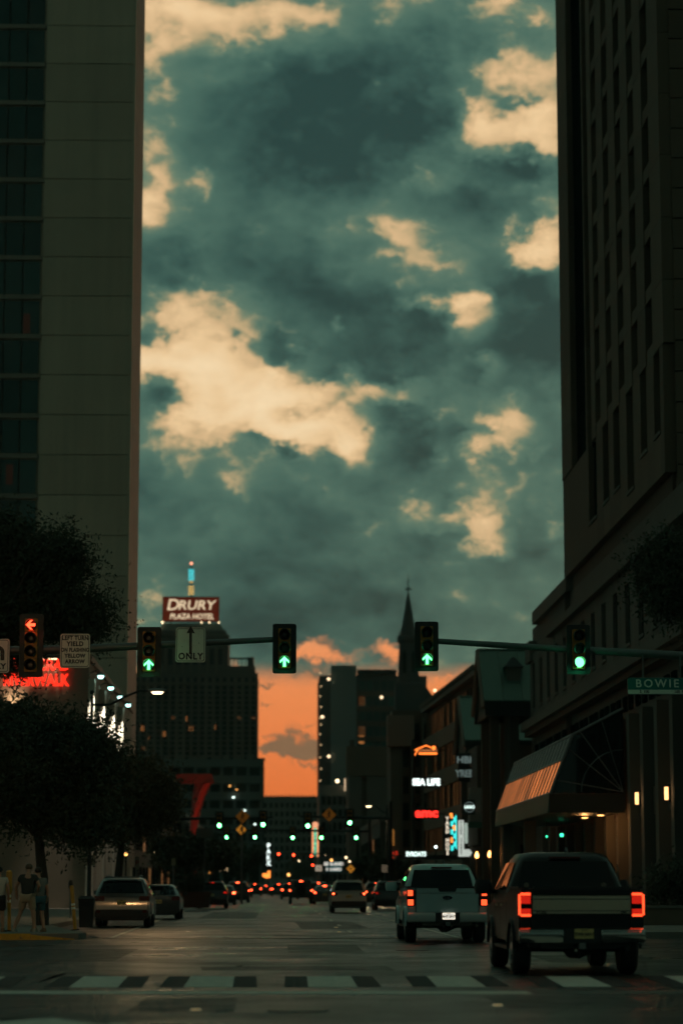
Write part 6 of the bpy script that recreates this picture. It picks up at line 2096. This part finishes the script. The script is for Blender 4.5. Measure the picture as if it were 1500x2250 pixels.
GZ = .162
khaki = mat('khaki_shorts', (.36, .27, .18), .9, var=.15, vscale=8)
tealc = mat('teal_shorts', (.03, .10, .13), .9)
darkc = mat('dark_shirt', (.035, .04, .038), .9)
greyc = mat('grey_shirt', (.16, .17, .16), .9)
whitec = mat('white_shirt', (.50, .48, .42), .9)
hairk = mat('dark_hair', (.02, .015, .012), .6)
hairb = mat('light_hair', (.10, .07, .045), .6)
pz = {'lean': .03, 'knee': {'l': (-.20, .02), 'r': (.15, .03)}, 'foot': {'l': (-.34, -.06), 'r': (.20, .02)}, 'elbow': {'l': (-.33, .03, 1.20), 'r': (.31, .02, 1.20)}, 'wrist': {'l': (-.35, .14, .98), 'r': (.22, .22, 1.10)}}
pz2 = {'lean': .04, 'knee': {'l': (-.10, .08), 'r': (.10, -.02)}, 'foot': {'l': (-.08, .12), 'r': (.13, -.12)}, 'elbow': {'l': (-.26, .08, 1.20), 'r': (.27, .0, 1.18)}, 'wrist': {'l': (-.14, .27, 1.22), 'r': (.28, .08, .94)}}
pz3 = {'lean': .02, 'knee': {'l': (-.10, .02), 'r': (.11, .04)}, 'foot': {'l': (-.12, .0), 'r': (.13, .02)}, 'elbow': {'l': (-.27, -.02, 1.18), 'r': (.27, -.02, 1.18)}, 'wrist': {'l': (-.26, .08, .95), 'r': (.27, .08, .95)}}
p = at(60, 2044, 66.4)
person('person in a dark t-shirt and khaki shorts, legs apart, at the kerb', (p.x, 66.4, GZ), 1.84, radians(-12), pz, darkc, khaki, hairb, mat('pale_shoe', (.3, .28, .24), .8))
p = at(84, 2044, 66.8)
person('person in a grey t-shirt and teal shorts beside the khaki shorts', (p.x, 66.8, GZ), 1.74, radians(25), pz2, greyc, tealc, hairk, mat('tan_shoe', (.2, .13, .08), .8))
p = at(-4, 2044, 66.6)
person('person in a white top cut by the left edge of the picture', (p.x, 66.6, GZ), 1.76, radians(5), pz3, whitec, mat('black_shorts', (.02, .02, .02), .9), hairk, mat('tan_shoe', (.2, .13, .08), .8))

# ---- yellow marker posts with white bands
for i, (px, pt, pb, tilt, Y) in enumerate(((21, 1912, 2040, -.02, 67.5), (166, 1945, 2036, -.10, 69.0))):
    b_ = at(px, pb, Y)
    hh = at(px, pt, Y).z - GZ
    o = thing('marker_post', ['upright yellow marker post with white bands between the people', 'leaning yellow marker post with white bands beside the silver suv'][i], 'post', (b_.x, Y, GZ))
    o.rotation_euler = (0, tilt, 0)
    yel = mat('post_yellow', (.55, .26, .03), .6, var=.2, vscale=5)
    MB().tube([(0, 0, 0), (0, 0, hh * .62)], .05, 10).build('lower_tube', yel, o, smooth=True)
    MB().tube([(0, 0, hh * .62), (0, 0, hh * .64), (0, 0, hh * .97), (0, 0, hh)], [.05, .085 if i == 0 else .055, .085 if i == 0 else .055, .04], 10).build('upper_tube', yel, o, smooth=True)
    for f in (.47, .55):
        MB().tube([(0, 0, hh * f), (0, 0, hh * (f + .05))], .055, 10).build('white_band', M['signwhite'], o, smooth=True)
    MB().box(-.12, .12, -.12, .12, 0, .03).build('base', M['darkmetal'], o)

# ---- litter bin, meter and a planter in the shade at the left kerb
p = at(190, 2030, 74)
o = thing('litter_bin', 'dark square litter bin on the left pavement by the leaning post', 'bin', (p.x, 74, GZ))
MB().loft([rrring(0, -.2, .2, .2, .06), rrring(.8, -.23, .23, .23, .06), rrring(.85, -.25, .25, .25, .06), rrring(.93, -.16, .16, .16, .06)]).build('body', M['plastic'], o, smooth=True)
MB().box(-.13, .13, -.245, -.235, .64, .76).build('opening', M['blackp'], o)
for i, (px, Y) in enumerate(((155, 95), (228, 120), (395, 140))):
    p = at(px, 2000, Y)
    o = thing('parking_meter', ['parking meter behind the leaning post', 'parking meter by the tall hotel wall', 'parking meter near the dark low car'][i], 'parking meter', (p.x, Y, GZ), 0, 'parking meters on the left pavement')
    MB().tube([(0, 0, 0), (0, 0, 1.15)], .035, 8).build('post', M['pole'], o)
    MB().loft([rrring(1.12, -.05, .05, .07, .03), rrring(1.3, -.06, .06, .09, .04), rrring(1.45, -.04, .04, .06, .03)]).build('head', M['darkmetal'], o, smooth=True)
p = at(428, 1980, 140)
o = thing('street_planter', 'maroon box planter at the left kerb', 'planter', (p.x, 140, GZ))
MB().loft([[(-.8, -.5, 0), (.8, -.5, 0), (.8, .5, 0), (-.8, .5, 0)], [(-.95, -.6, .9), (.95, -.6, .9), (.95, .6, .9), (-.95, .6, .9)]]).build('box', mat('planter_maroon', (.09, .03, .02), .7), o)
link('foliage', leaves(22, 110, (0, 0, 1.3), (.8, .5, .5), .07, .2, 77, .2), M['leaf'], o)

# ---- haze over the street
hz = MB().box(-420, 420, -80, 1150, -1.05, 97).build('haze', None)
hz['kind'] = 'stuff'
hz['label'] = 'thin evening haze hanging over the whole street'
hz['category'] = 'haze'
hm = bpy.data.materials.new('haze')
hm.use_nodes = True
hnt = hm.node_tree
hnt.nodes.remove(hnt.nodes['Principled BSDF'])
pv = hnt.nodes.new('ShaderNodeVolumePrincipled')
pv.inputs['Color'].default_value = (.72, 1, .93, 1)
pv.inputs['Density'].default_value = .00013
pv.inputs['Anisotropy'].default_value = .25
hnt.links.new(pv.outputs[0], hnt.nodes['Material Output'].inputs['Volume'])
hz.data.materials.clear()
hz.data.materials.append(hm)
